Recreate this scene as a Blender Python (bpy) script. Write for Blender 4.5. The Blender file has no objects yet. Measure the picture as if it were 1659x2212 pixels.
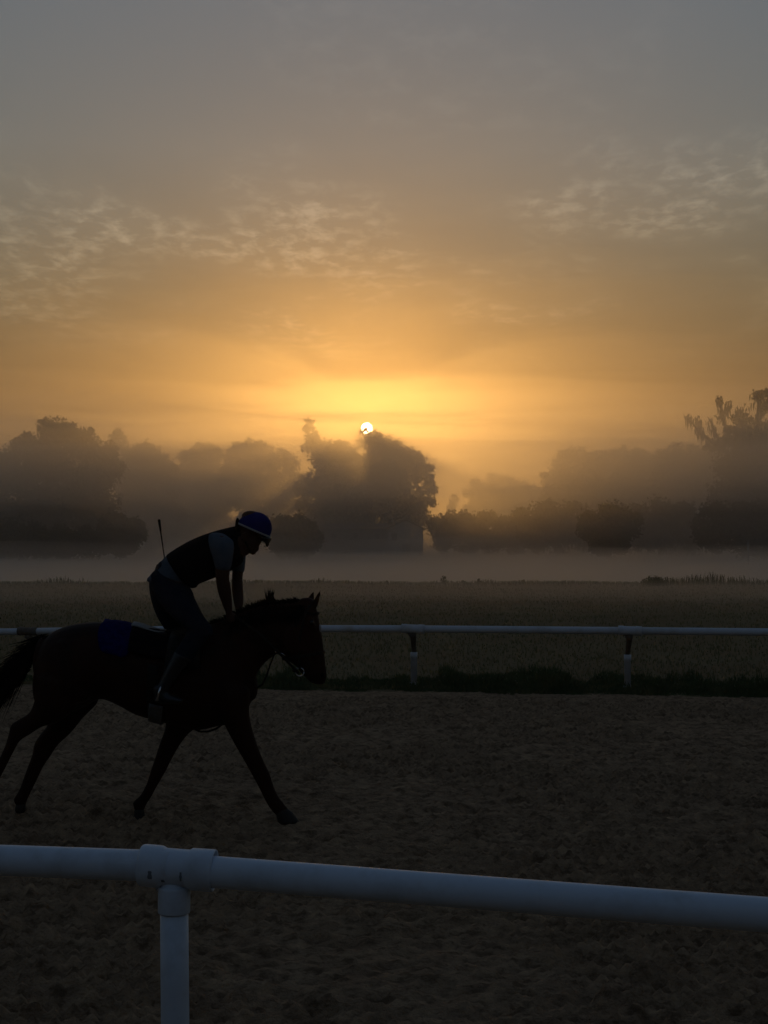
import bpy, bmesh, math, random
import numpy as np
from mathutils import Vector, Matrix

random.seed(7)
rng = np.random.default_rng(7)
S = bpy.context.scene
COL = S.collection
R = math.radians

# ------------------------------------------------------------------ camera
CAM_H = 2.1
F = 3200.0 / 2212.0                      # focal length in picture heights
PITCH = math.atan(74.0 / 3200.0)
cam_d = bpy.data.cameras.new('camera')
cam_d.sensor_fit = 'VERTICAL'
cam_d.sensor_height = 36.0
cam_d.lens = 36.0 * F
cam_d.clip_start = 0.05
cam_d.clip_end = 6000
cam = bpy.data.objects.new('camera', cam_d)
COL.objects.link(cam)
cam.location = (0, 0, CAM_H)
cam.rotation_euler = (math.pi / 2 + PITCH, 0, 0)
S.camera = cam

# ------------------------------------------------------------------ light
SUN_EL = math.atan(255.0 / 3200.0)
SUN_AZ = math.atan(-37.5 / 3200.0)       # measured from +Y towards +X
SUN_DIR = Vector((math.sin(SUN_AZ) * math.cos(SUN_EL), math.cos(SUN_AZ) * math.cos(SUN_EL), math.sin(SUN_EL)))
SUN_STRENGTH = 0.43
SKY_STRENGTH = 0.1
EXPOSURE = -0.3
HAZE_DENSITY = 0.0006
FOG_DENSITY = 0.0032
MIST_DENSITY = 0.028

sun_d = bpy.data.lights.new('sun', 'SUN')
sun_d.energy = SUN_STRENGTH
sun_d.angle = R(0.55)
sun_d.color = (1.0, 0.48, 0.10)
sun = bpy.data.objects.new('sun', sun_d)
COL.objects.link(sun)
sun.rotation_euler = SUN_DIR.to_track_quat('Z', 'Y').to_euler()
sun.location = (0, 300, 60)

world = bpy.data.worlds.new('World')
S.world = world
world.use_nodes = True
wn, wl = world.node_tree.nodes, world.node_tree.links
wn.clear()


def N(nodes, kind, **kw):
    n = nodes.new(kind)
    for k, v in kw.items():
        if k == 'inputs':
            for i, val in v.items():
                n.inputs[i].default_value = val
        else:
            setattr(n, k, v)
    return n


def math_node(op, a, b=None, clamp=False):
    n = wn.new('ShaderNodeMath')
    n.operation = op
    n.use_clamp = clamp
    for i, v in ((0, a), (1, b)):
        if v is None:
            continue
        if isinstance(v, (int, float)):
            n.inputs[i].default_value = v
        else:
            wl.new(v, n.inputs[i])
    return n.outputs[0]


def ramp(tree, sock, stops, interp='LINEAR'):
    n = tree.nodes.new('ShaderNodeValToRGB')
    n.color_ramp.interpolation = interp
    e = n.color_ramp.elements
    while len(e) > 1:
        e.remove(e[-1])
    e[0].position = stops[0][0]
    e[0].color = (*stops[0][1], 1) if not isinstance(stops[0][1], float) else (stops[0][1],) * 3 + (1,)
    for p, c in stops[1:]:
        q = e.new(p)
        q.color = (*c, 1) if not isinstance(c, float) else (c, c, c, 1)
    tree.links.new(sock, n.inputs[0])
    return n.outputs[0]


def mixcol(tree, fac, a, b, mode='MIX'):
    n = tree.nodes.new('ShaderNodeMix')
    n.data_type = 'RGBA'
    n.blend_type = mode
    for i, v in ((0, fac), (6, a), (7, b)):
        if isinstance(v, (int, float)):
            n.inputs[i].default_value = v
        elif isinstance(v, tuple):
            n.inputs[i].default_value = (*v, 1)
        else:
            tree.links.new(v, n.inputs[i])
    return n.outputs[2]


wt = world.node_tree
sky = wn.new('ShaderNodeTexSky')
sky.sky_type = 'NISHITA'
sky.sun_disc = False
sky.sun_elevation = SUN_EL
sky.sun_rotation = SUN_AZ
sky.altitude = 0
sky.air_density = 1.8
sky.dust_density = 0.18
sky.ozone_density = 3.0
tc = wn.new('ShaderNodeTexCoord')
nrm = wn.new('ShaderNodeVectorMath'); nrm.operation = 'NORMALIZE'
wl.new(tc.outputs['Generated'], nrm.inputs[0])
sep = wn.new('ShaderNodeSeparateXYZ')
wl.new(nrm.outputs[0], sep.inputs[0])
# angle from the sun, in degrees
dot = wn.new('ShaderNodeVectorMath'); dot.operation = 'DOT_PRODUCT'
wl.new(nrm.outputs[0], dot.inputs[0])
dot.inputs[1].default_value = SUN_DIR
ang = math_node('MULTIPLY', math_node('ARCCOSINE', math_node('MINIMUM', dot.outputs['Value'], 0.9999999)), 180 / math.pi)
# aureole: light scattered forward by the thin mist above
SKYV = dict(base=(1.12, 0.96, 1.03), glow1=(1.6, 0.86, 0.30), glow2=(1.6, 0.4, 0.0))
g_wide = math_node('EXPONENT', math_node('MULTIPLY', ang, -1 / 11.0))
g_near = math_node('EXPONENT', math_node('MULTIPLY', math_node('POWER', math_node('MULTIPLY', ang, 1 / 3.2), 1.35), -1.0))


def scaled(col, fac):
    n = wn.new('ShaderNodeVectorMath'); n.operation = 'SCALE'
    if isinstance(col, tuple):
        n.inputs[0].default_value = col
    else:
        wl.new(col, n.inputs[0])
    if isinstance(fac, (int, float)):
        n.inputs[3].default_value = fac
    else:
        wl.new(fac, n.inputs[3])
    return n.outputs[0]


def vadd(a, b):
    n = wn.new('ShaderNodeVectorMath'); n.operation = 'ADD'
    wl.new(a, n.inputs[0]); wl.new(b, n.inputs[1])
    return n.outputs[0]


# thin altocumulus, laid out on a flat layer overhead
den = math_node('ADD', math_node('MAXIMUM', sep.outputs['Z'], 0.0), 0.06)
comb = wn.new('ShaderNodeCombineXYZ')
wl.new(math_node('DIVIDE', sep.outputs['X'], den), comb.inputs[0])
wl.new(math_node('DIVIDE', sep.outputs['Y'], den), comb.inputs[1])
cm = wn.new('ShaderNodeMapping')
cm.inputs['Scale'].default_value = (1.5, 0.9, 1)
cm.inputs['Location'].default_value = (0.4, 5.2, 0)
wl.new(comb.outputs[0], cm.inputs[0])
n1 = N(wn, 'ShaderNodeTexNoise', inputs={'Scale': 1.1, 'Detail': 5, 'Roughness': 0.55, 'Distortion': 0.3})
n2 = N(wn, 'ShaderNodeTexNoise', inputs={'Scale': 11.0, 'Detail': 9, 'Roughness': 0.60, 'Distortion': 0.25})
wl.new(cm.outputs[0], n1.inputs['Vector']); wl.new(cm.outputs[0], n2.inputs['Vector'])
patch = ramp(wt, n1.outputs[0], [(0.47, 0.0), (0.60, 1.0)])
wisp = ramp(wt, n2.outputs[0], [(0.46, 0.0), (0.66, 1.0)])
cl = math_node('MULTIPLY', patch, wisp)
band = ramp(wt, sep.outputs['Z'], [(0.11, 0.0), (0.145, 0.8), (0.20, 1.0), (0.235, 0.9), (0.27, 0.15), (0.6, 0.05), (1.0, 0.05)])
cloud = math_node('MULTIPLY', cl, band)

base = mixcol(wt, 0.0, sky.outputs[0], (1, 1, 1))
tot = mixcol(wt, 1.0, base, SKYV['base'], 'MULTIPLY')
# the murk near the horizon takes some of the light
tot = mixcol(wt, 1.0, tot, ramp(wt, sep.outputs['Z'], [(0.0, (0.22, 0.18, 0.14)), (0.10, (0.29, 0.25, 0.22)), (0.17, (0.55, 0.52, 0.48)), (0.26, (0.86, 0.86, 0.87)), (0.36, (1.0, 1.0, 1.0))]), 'MULTIPLY')
tot = vadd(tot, scaled(SKYV['glow1'], g_wide))
tot = vadd(tot, scaled(SKYV['glow2'], g_near))
g_core = math_node('EXPONENT', math_node('MULTIPLY', math_node('POWER', math_node('MULTIPLY', ang, 1 / 0.55), 1.6), -1.0))
tot = vadd(tot, scaled((9.0, 4.6, 1.0), g_core))
CLOUD_GAIN = 0.3
cl_f = math_node('ADD', math_node('MULTIPLY', cloud, CLOUD_GAIN), 1.0)
tot = scaled(tot, cl_f)
veil = math_node('MULTIPLY', ramp(wt, n1.outputs[0], [(0.38, 0.0), (0.66, 1.0)]), band)
tint = vadd(vadd(tot, scaled((0.85, 0.68, 0.44), cloud)), scaled((0.40, 0.31, 0.19), veil))
disc = math_node('LESS_THAN', ang, 0.215)
tot = vadd(tint, scaled((600.0, 420.0, 200.0), disc))
bg = wn.new('ShaderNodeBackground')
bg.inputs[1].default_value = SKY_STRENGTH
wl.new(tot, bg.inputs[0])
wo = wn.new('ShaderNodeOutputWorld')
wl.new(bg.outputs[0], wo.inputs[0])

S.view_settings.view_transform = 'Standard'
S.view_settings.look = 'None'
S.view_settings.exposure = EXPOSURE
S.view_settings.gamma = 1.0
S.view_settings.use_curve_mapping = False
S.render.engine = 'CYCLES'
S.cycles.use_denoising = True
try:
    S.cycles.denoiser = 'OPENIMAGEDENOISE'
    S.cycles.denoising_input_passes = 'RGB_ALBEDO_NORMAL'
    S.cycles.denoising_prefilter = 'ACCURATE'
except Exception:
    pass
S.cycles.max_bounces = 6
S.cycles.diffuse_bounces = 2
S.cycles.glossy_bounces = 2
S.cycles.transmission_bounces = 2
S.cycles.transparent_max_bounces = 8
S.cycles.volume_bounces = 2
S.cycles.use_light_tree = True
S.cycles.sample_clamp_indirect = 4.0


# ------------------------------------------------------------------ helpers
def ray(px, py, Y):
    """world point at depth Y of a point measured on the 1659 x 2212 picture"""
    a = math.atan((py - 1106.0) / 3200.0) - PITCH
    return Vector(((px - 829.5) / 3200.0 * Y, Y, CAM_H - math.tan(a) * Y))


def tag(o, label=None, cat=None, group=None, kind=None):
    if label: o['label'] = label
    if cat: o['category'] = cat
    if group: o['group'] = group
    if kind: o['kind'] = kind
    return o


def link_mesh(name, verts, faces, mat, parent=None, smooth=True):
    me = bpy.data.meshes.new(name)
    me.from_pydata([tuple(v) for v in verts], [], faces)
    me.update()
    if smooth:
        me.polygons.foreach_set('use_smooth', [True] * len(me.polygons))
    if mat: me.materials.append(mat)
    o = bpy.data.objects.new(name, me)
    COL.objects.link(o)
    if parent is not None:
        o.parent = parent
        o.matrix_parent_inverse = Matrix.Translation(parent.location).inverted()
    return o


def np_mesh(name, V, Fq, mat, parent=None, smooth=False, k=4):
    """fast mesh from arrays, k vertices per face"""
    me = bpy.data.meshes.new(name)
    me.vertices.add(len(V)); me.vertices.foreach_set('co', np.asarray(V, dtype=np.float32).ravel())
    nf = len(Fq)
    me.loops.add(nf * k); me.loops.foreach_set('vertex_index', np.asarray(Fq, dtype=np.int32).ravel())
    me.polygons.add(nf)
    me.polygons.foreach_set('loop_start', np.arange(nf, dtype=np.int32) * k)
    me.polygons.foreach_set('loop_total', np.full(nf, k, dtype=np.int32))
    me.polygons.foreach_set('use_smooth', np.full(nf, smooth))
    me.update(calc_edges=True)
    if mat: me.materials.append(mat)
    o = bpy.data.objects.new(name, me)
    COL.objects.link(o)
    if parent is not None:
        o.parent = parent
        o.matrix_parent_inverse = Matrix.Translation(parent.location).inverted()
    return o


def empty(name, loc, label, cat, group=None):
    o = bpy.data.objects.new(name, None)
    COL.objects.link(o)
    o.location = loc
    o.empty_display_size = 0.2
    tag(o, label, cat, group)
    return o


class Geo:
    def __init__(s): s.v = []; s.f = []

    def add(s, v, f):
        o = len(s.v)
        s.v += [tuple(p) for p in v]
        s.f += [tuple(i + o for i in q) for q in f]

    def rings(s, rings, cap=True):
        n = len(rings[0]); v = []; f = []
        for r in rings: v += list(r)
        for i in range(len(rings) - 1):
            for j in range(n):
                a = i * n + j; b = i * n + (j + 1) % n
                f.append((a, b, b + n, a + n))
        if cap:
            f.append(tuple(range(n))[::-1])
            k = (len(rings) - 1) * n
            f.append(tuple(range(k, k + n)))
        s.add(v, f)

    def tube(s, pts, rad, n=10, cap=True):
        pts = [Vector(p) for p in pts]
        if isinstance(rad, (int, float)): rad = [rad] * len(pts)
        rings = []
        prev = None
        for i, p in enumerate(pts):
            t = (pts[min(i + 1, len(pts) - 1)] - pts[max(i - 1, 0)]).normalized()
            if prev is None:
                u = t.cross(Vector((0, 0, 1)))
                if u.length < 0.1: u = t.cross(Vector((0, 1, 0)))
                u.normalize()
            else:
                u = (prev - t * prev.dot(t)).normalized()
            prev = u
            w = t.cross(u)
            rings.append([p + (u * math.cos(2 * math.pi * j / n) + w * math.sin(2 * math.pi * j / n)) * rad[i] for j in range(n)])
        s.rings(rings, cap)

    def strap(s, pts, nor, wid, th):
        """flat band along pts; nor = outward normals"""
        pts = [Vector(p) for p in pts]
        rings = []
        for i, p in enumerate(pts):
            t = (pts[min(i + 1, len(pts) - 1)] - pts[max(i - 1, 0)]).normalized()
            nn = Vector(nor[i] if isinstance(nor, list) else nor)
            nn = (nn - t * nn.dot(t)).normalized()
            w = t.cross(nn)
            rings.append([p + w * wid / 2 + nn * th, p - w * wid / 2 + nn * th, p - w * wid / 2 - nn * th, p + w * wid / 2 - nn * th])
        s.rings(rings)

    def box(s, c, d, rz=0.0):
        c = Vector(c); m = Matrix.Rotation(rz, 3, 'Z')
        v = [c + m @ Vector((sx * d[0] / 2, sy * d[1] / 2, sz * d[2] / 2)) for sx in (-1, 1) for sy in (-1, 1) for sz in (-1, 1)]
        s.add(v, [(0, 1, 3, 2), (4, 6, 7, 5), (0, 4, 5, 1), (2, 3, 7, 6), (0, 2, 6, 4), (1, 5, 7, 3)])

    def ball(s, c, r, n=12, m=8):
        c = Vector(c)
        if isinstance(r, (int, float)): r = (r, r, r)
        rings = []
        for i in range(1, m):
            a = math.pi * i / m
            rings.append([c + Vector((r[0] * math.sin(a) * math.cos(2 * math.pi * j / n), r[1] * math.sin(a) * math.sin(2 * math.pi * j / n), r[2] * math.cos(a))) for j in range(n)])
        s.rings(rings)

    def build(s, name, mat, parent=None, smooth=True):
        return link_mesh(name, s.v, s.f, mat, parent, smooth)


def fuse(o, voxel, smooth_it=6, fac=0.5, sub=False):
    """melt overlapping closed shapes into one continuous skin"""
    m = o.modifiers.new('r', 'REMESH'); m.mode = 'VOXEL'; m.voxel_size = voxel; m.use_smooth_shade = True
    m2 = o.modifiers.new('s', 'SMOOTH'); m2.factor = fac; m2.iterations = smooth_it
    dg = bpy.context.evaluated_depsgraph_get()
    me = bpy.data.meshes.new_from_object(o.evaluated_get(dg))
    mats = list(o.data.materials)
    o.modifiers.clear()
    o.data = me
    me.materials.clear()
    for q in mats: me.materials.append(q)
    me.polygons.foreach_set('use_smooth', [True] * len(me.polygons))
    return o


# ------------------------------------------------------------------ materials
def mat(name, col, rough=0.8, spec=0.3, noise=None, bump=None, metal=0.0, sheen=0.0, coord='Object', trans=0.0):
    m = bpy.data.materials.new(name)
    m.use_nodes = True
    nt = m.node_tree
    b = nt.nodes['Principled BSDF']
    b.inputs['Roughness'].default_value = rough
    b.inputs['Specular IOR Level'].default_value = spec
    b.inputs['Metallic'].default_value = metal
    b.inputs['Base Color'].default_value = (*col, 1)
    t = nt.nodes.new('ShaderNodeTexCoord')
    if noise:
        # (scale, other colour, low, high)
        n = nt.nodes.new('ShaderNodeTexNoise')
        n.inputs['Scale'].default_value = noise[0]
        n.inputs['Detail'].default_value = 6
        n.inputs['Roughness'].default_value = 0.6
        nt.links.new(t.outputs[coord], n.inputs['Vector'])
        f = ramp(nt, n.outputs[0], [(noise[2], 0.0), (noise[3], 1.0)])
        c = mixcol(nt, f, col, noise[1])
        nt.links.new(c, b.inputs['Base Color'])
    if bump:
        n = nt.nodes.new('ShaderNodeTexNoise')
        n.inputs['Scale'].default_value = bump[0]
        n.inputs['Detail'].default_value = 5
        nt.links.new(t.outputs[coord], n.inputs['Vector'])
        bp = nt.nodes.new('ShaderNodeBump')
        bp.inputs['Strength'].default_value = bump[1]
        bp.inputs['Distance'].default_value = bump[2]
        nt.links.new(n.outputs[0], bp.inputs['Height'])
        nt.links.new(bp.outputs[0], b.inputs['Normal'])
    return m


M = dict(
    dirt=mat('track_dirt', (0.42, 0.28, 0.17), 0.95, 0.1, (4.0, (0.30, 0.195, 0.118), 0.40, 0.62), (55, 1.0, 0.03)),
    field=mat('field_turf', (0.20, 0.155, 0.085), 1.0, 0.05, (0.35, (0.19, 0.13, 0.07), 0.4, 0.65), (25, 0.8, 0.04)),
    blade=mat('grass_blade', (0.17, 0.16, 0.075), 0.85, 0.1, (0.5, (0.26, 0.19, 0.10), 0.45, 0.7)),
    weed=mat('weed_leaf', (0.08, 0.11, 0.045), 0.85, 0.1, (2.5, (0.17, 0.16, 0.075), 0.5, 0.72)),
    seed=mat('seed_head', (0.20, 0.19, 0.12), 0.9, 0.1),
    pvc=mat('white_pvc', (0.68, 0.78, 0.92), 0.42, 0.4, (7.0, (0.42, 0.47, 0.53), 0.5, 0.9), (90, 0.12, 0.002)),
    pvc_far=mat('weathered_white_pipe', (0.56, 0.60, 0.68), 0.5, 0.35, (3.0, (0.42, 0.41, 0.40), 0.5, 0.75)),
    bracket=mat('shaded_brown_bracket', (0.13, 0.11, 0.09), 0.7, 0.3, (20.0, (0.11, 0.075, 0.05), 0.45, 0.7)),  # underside shade of the arms is put into this brown, mottled at random
    coat=mat('bay_coat', (0.032, 0.011, 0.006), 0.65, 0.12, (3.0, (0.012, 0.005, 0.003), 0.45, 0.7), (120, 0.15, 0.003)),
    points=mat('black_hair', (0.004, 0.003, 0.003), 0.75, 0.08),
    hoof=mat('hoof_horn', (0.03, 0.026, 0.022), 0.6, 0.3),
    eye=mat('dark_eye', (0.01, 0.006, 0.004), 0.1, 0.5),
    blaze=mat('white_hair', (0.35, 0.33, 0.32), 0.8, 0.1),
    leather=mat('dark_leather', (0.008, 0.006, 0.005), 0.6, 0.2, (40.0, (0.03, 0.018, 0.012), 0.5, 0.7)),
    steel=mat('polished_steel', (0.6, 0.6, 0.62), 0.25, 0.5, metal=1.0),
    blue=mat('royal_blue_cloth', (0.005, 0.007, 0.095), 0.9, 0.05, (30.0, (0.003, 0.004, 0.06), 0.4, 0.6), (160, 0.3, 0.003)),
    helmet=mat('blue_helmet_cover', (0.014, 0.016, 0.15), 0.8, 0.1, (14.0, (0.010, 0.011, 0.10), 0.4, 0.65), (60, 0.25, 0.004)),
    trim=mat('white_trim', (0.30, 0.32, 0.35), 0.7, 0.2),
    towel=mat('white_pad', (0.36, 0.35, 0.34), 0.9, 0.1, bump=(90, 0.4, 0.004)),
    girth=mat('grey_girth_webbing', (0.13, 0.12, 0.115), 0.8, 0.2, (60.0, (0.16, 0.17, 0.18), 0.4, 0.6)),
    shirt=mat('pale_blue_shirt', (0.10, 0.115, 0.14), 0.9, 0.1, (9.0, (0.065, 0.08, 0.10), 0.4, 0.7), (30, 0.4, 0.01)),
    vest=mat('black_padded_vest', (0.006, 0.005, 0.006), 0.85, 0.06, bump=(22, 0.4, 0.012)),
    jeans=mat('dark_denim', (0.012, 0.016, 0.026), 0.9, 0.1, (12.0, (0.018, 0.023, 0.034), 0.45, 0.7), (28, 0.4, 0.01)),
    skin=mat('tanned_skin', (0.075, 0.034, 0.022), 0.65, 0.15),
    boot=mat('black_boot', (0.010, 0.010, 0.013), 0.35, 0.5),
    goggle=mat('dark_goggles', (0.012, 0.012, 0.012), 0.25, 0.5),
    bark=mat('bark', (0.05, 0.04, 0.032), 0.95, 0.05, (3.0, (0.03, 0.025, 0.02), 0.4, 0.6)),
    leaf=mat('oak_leaves', (0.032, 0.045, 0.018), 0.8, 0.15, (0.4, (0.055, 0.062, 0.026), 0.42, 0.62)),
    leaf2=mat('scrub_leaves', (0.026, 0.036, 0.014), 0.85, 0.1, (0.5, (0.045, 0.050, 0.022), 0.42, 0.62)),
    moss=mat('spanish_moss', (0.09, 0.095, 0.075), 0.95, 0.05),
    siding=mat('white_siding', (0.32, 0.31, 0.31), 0.8, 0.1, (1.0, (0.24, 0.24, 0.24), 0.4, 0.7)),
    shingle=mat('dark_shingle', (0.055, 0.048, 0.045), 0.9, 0.1, (4.0, (0.08, 0.07, 0.065), 0.4, 0.6)),
    glass=mat('dark_window_glass', (0.02, 0.022, 0.025), 0.35, 0.3),
    shed=mat('grey_boards', (0.17, 0.16, 0.15), 0.9, 0.1, (2.0, (0.11, 0.10, 0.09), 0.4, 0.6)),
    stain=mat('dark_scuff', (0.22, 0.25, 0.30), 0.8, 0.1),
)

# damp and dry clods: two scales of mottling in the dirt itself
nt = M['dirt'].node_tree
pb_ = nt.nodes['Principled BSDF']
src_ = pb_.inputs['Base Color'].links[0].from_socket
tcd = nt.nodes.new('ShaderNodeTexCoord')
mp = nt.nodes.new('ShaderNodeMapping'); mp.inputs['Scale'].default_value = (0.7, 1.25, 1.0); mp.inputs['Rotation'].default_value = (0, 0, 0.3)
nt.links.new(tcd.outputs['Object'], mp.inputs[0])
nz = nt.nodes.new('ShaderNodeTexNoise'); nz.inputs['Scale'].default_value = 13.0; nz.inputs['Detail'].default_value = 7; nz.inputs['Roughness'].default_value = 0.65
nt.links.new(mp.outputs[0], nz.inputs['Vector'])
f_ = ramp(nt, nz.outputs[0], [(0.38, (0.52, 0.50, 0.48)), (0.50, (0.95, 0.95, 0.95)), (0.64, (1.25, 1.23, 1.18))])
nt.links.new(mixcol(nt, 1.0, src_, f_, 'MULTIPLY'), pb_.inputs['Base Color'])

# ------------------------------------------------------------------ haze
def haze_mat(name, dens, aniso, col=(1, 1, 1)):
    m = bpy.data.materials.new(name); m.use_nodes = True
    nt = m.node_tree; nt.nodes.clear()
    v = nt.nodes.new('ShaderNodeVolumePrincipled')
    v.inputs['Density'].default_value = dens
    v.inputs['Anisotropy'].default_value = aniso
    v.inputs['Color'].default_value = (*col, 1)
    o = nt.nodes.new('ShaderNodeOutputMaterial')
    nt.links.new(v.outputs[0], o.inputs['Volume'])
    return m


hz = Geo(); hz.box((0, 560, 26.5), (1720, 1440, 59.0))
haze = tag(hz.build('haze', haze_mat('morning_haze', HAZE_DENSITY, 0.89), smooth=False), kind='stuff')


# ------------------------------------------------------------------ terrain
def vnoise(x, y, seed=0):
    """value noise on a lattice, vectorised"""
    xi = np.floor(x).astype(np.int64); yi = np.floor(y).astype(np.int64)
    fx = x - xi; fy = y - yi
    fx = fx * fx * (3 - 2 * fx); fy = fy * fy * (3 - 2 * fy)

    def h(a, b):
        n = (a * 374761393 + b * 668265263 + seed * 974711) & 0xffffffff
        n = ((n ^ (n >> 13)) * 1274126177) & 0xffffffff
        n = n ^ (n >> 16)
        return (n & 0xffff) / 65535.0
    return (h(xi, yi) * (1 - fx) + h(xi + 1, yi) * fx) * (1 - fy) + (h(xi, yi + 1) * (1 - fx) + h(xi + 1, yi + 1) * fx) * fy


def fbm(x, y, seed=0, oct=4, g=0.5):
    s = 0; a = 1; t = 0
    for k in range(oct):
        s = s + a * vnoise(x * 2 ** k + 17.3 * k, y * 2 ** k - 9.1 * k, seed + k); t += a; a *= g
    return s / t


def edge_y(x):
    return np.where(np.abs(x) < 12, 21.35 - 0.16 * x, 21.35 - 0.16 * np.clip(x, -12, 12)) + 0.07 * np.sin(x * 2.3) + 0.05 * np.sin(x * 5.9 + 1)


def smooth01(t):
    t = np.clip(t, 0, 1); return t * t * (3 - 2 * t)


def field_z(x, y):
    e = edge_y(x)
    z = np.where(y < e, -0.08, 0.0) + 0.035 * smooth01((y - e) / 0.5)
    z = z + 0.05 * smooth01((y - e) / 6) * (fbm(x * 0.5, y * 0.5, 3) - 0.5) * 2
    z = z + 0.16 * np.exp(-((y - 74 - 2 * np.sin(x * .11)) / 7.0) ** 2) * (0.55 + 1.1 * fbm(x * .22, y * .08, 61, 3))
    z = z - 1.9 * smooth01((y - 79) / 26) + 1.5 * smooth01((y - 125) / 70)
    return z


def grid(name, xs, ys, zf, m, smooth=True):
    X, Y = np.meshgrid(xs, ys)
    Z = zf(X, Y)
    V = np.stack([X.ravel(), Y.ravel(), Z.ravel()], 1)
    nx = len(xs); ny = len(ys)
    i = np.arange(nx - 1)[None, :] + (np.arange(ny - 1) * nx)[:, None]
    Fq = np.stack([i, i + 1, i + 1 + nx, i + nx], -1).reshape(-1, 4)
    return np_mesh(name, V, Fq, m, smooth=smooth)


xs = np.concatenate([np.linspace(-840, -60, 40), np.linspace(-58, -14, 45), np.linspace(-13.8, 13.8, 140), np.linspace(14, 58, 45), np.linspace(60, 840, 40)])
ys = np.concatenate([np.linspace(-130, 18, 30), np.linspace(19, 25, 50), np.linspace(25.3, 90, 130), np.linspace(91, 260, 80), np.linspace(270, 1250, 40)])
tag(grid('field', xs, ys, field_z, M['field']), kind='structure')

# harrowed sand with clods and hoof prints
prints = []
for _ in range(520):
    y = 6 + 16 * rng.random() ** 1.3
    x = (rng.random() - 0.5) * (0.66 * y + 3)
    prints.append((x, y, 0.055 + 0.05 * rng.random(), rng.random() * 3.1))


def track_z(X, Y):
    a = 0.25
    u = X * math.cos(a) + Y * math.sin(a); v = -X * math.sin(a) + Y * math.cos(a)
    clod = fbm(u * 7.0, v * 11.0, 11, 4, 0.55)
    ridg = 1 - np.abs(2 * fbm(u * 3.0, v * 6.0, 23, 3) - 1)
    fine = fbm(u * 28, v * 34, 31, 2)
    big = fbm(X * 0.9, Y * 0.9, 41, 3)
    # the harrow leaves short scallops in slightly wavering rows
    ph = (Y + .16 * X + .05 * big) * 2 * math.pi / 0.125 + 1.6 * fbm(X * 1.3, Y * 1.3, 51, 2)
    scal = np.sin(ph) * (0.55 + 0.45 * np.sin(X * 2 * math.pi / 0.085 + 2.5 * fbm(X * 3, Y * 3, 57, 2) + np.floor(ph / (2 * math.pi)) * 2.1))
    amp_ = smooth01((fbm(X * .55, Y * .55, 67, 3) - .25) / .3)
    z = 0.085 * (clod - 0.5) + 0.050 * (ridg - 0.6) + 0.024 * (fine - .5) + 0.03 * (big - 0.5) + 0.034 * scal * (.25 + amp_)
    inside = (np.abs(X) < 9) & (Y > 5) & (Y < 23)
    z = np.where(inside, z, z * 0.6)
    e = edge_y(X)
    z = z * (1 - 0.75 * smooth01((Y - e + 1.4) / 1.4))
    z = z - 0.09 * smooth01((Y - e - 0.12) / 0.2)
    for (px, py, r, an) in prints:
        ix = np.searchsorted(tx, (px - 3 * r, px + 3 * r)); iy = np.searchsorted(ty, (py - 3 * r, py + 3 * r))
        sl = (slice(iy[0], iy[1]), slice(ix[0], ix[1]))
        dx = X[sl] - px; dy = Y[sl] - py
        c, s_ = math.cos(an), math.sin(an)
        d = np.sqrt((dx * c + dy * s_) ** 2 + (1.3 * (-dx * s_ + dy * c)) ** 2) / r
        z[sl] += -0.040 * np.exp(-(d / 0.8) ** 4) + 0.016 * np.exp(-((d - 1.35) / 0.35) ** 2)
    return z


tx = np.concatenate([np.linspace(-60, -7.4, 60), np.linspace(-7.3, 7.3, 760), np.linspace(7.4, 60, 60)])
q = np.linspace(0, 1, 640)
ty = np.concatenate([np.linspace(-60, 5.2, 60), 5.3 + 17.9 * q ** 1.25])
tag(grid('track_surface', tx, ty, track_z, M['dirt']), kind='structure')


def gz(x, y):
    return float(field_z(np.array([x], float), np.array([y], float))[0])


# ------------------------------------------------------------------ grass
def blades(name, x, y, h, w, m, lean=0.35, parent=None):
    n = len(x)
    z = field_z(x, y) - 0.02
    a = rng.random(n) * math.pi
    dx = np.cos(a) * w; dy = np.sin(a) * w
    l = rng.random(n) * 2 * math.pi; lx = np.cos(l) * h * lean * rng.random(n); ly = np.sin(l) * h * lean * rng.random(n)
    V = np.empty((n, 5, 3))
    V[:, 0] = np.stack([x - dx, y - dy, z], 1)
    V[:, 1] = np.stack([x + dx, y + dy, z], 1)
    V[:, 2] = np.stack([x + dx * .8 + lx * .35, y + dy * .8 + ly * .35, z + h * .6], 1)
    V[:, 3] = np.stack([x - dx * .8 + lx * .35, y - dy * .8 + ly * .35, z + h * .6], 1)
    V[:, 4] = np.stack([x + lx, y + ly, z + h], 1)
    b = np.arange(n)[:, None] * 5
    T = np.concatenate([b + np.array([[0, 1, 2]]), b + np.array([[0, 2, 3]]), b + np.array([[3, 2, 4]])])
    return tag(np_mesh(name, V.reshape(-1, 3), T, m, parent, k=3), kind='stuff')


n = 42000
y = 21.2 + 58 * rng.random(n) ** 1.5
x = (rng.random(n) * 2 - 1) * (0.285 * y + 1.5)
y = np.maximum(y, edge_y(x) + 0.25)
blades('field_grass', x, y, (0.03 + 0.05 * rng.random(n)) * (1 + y / 110), 0.006 + y * 0.00022, M['blade'])
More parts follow.
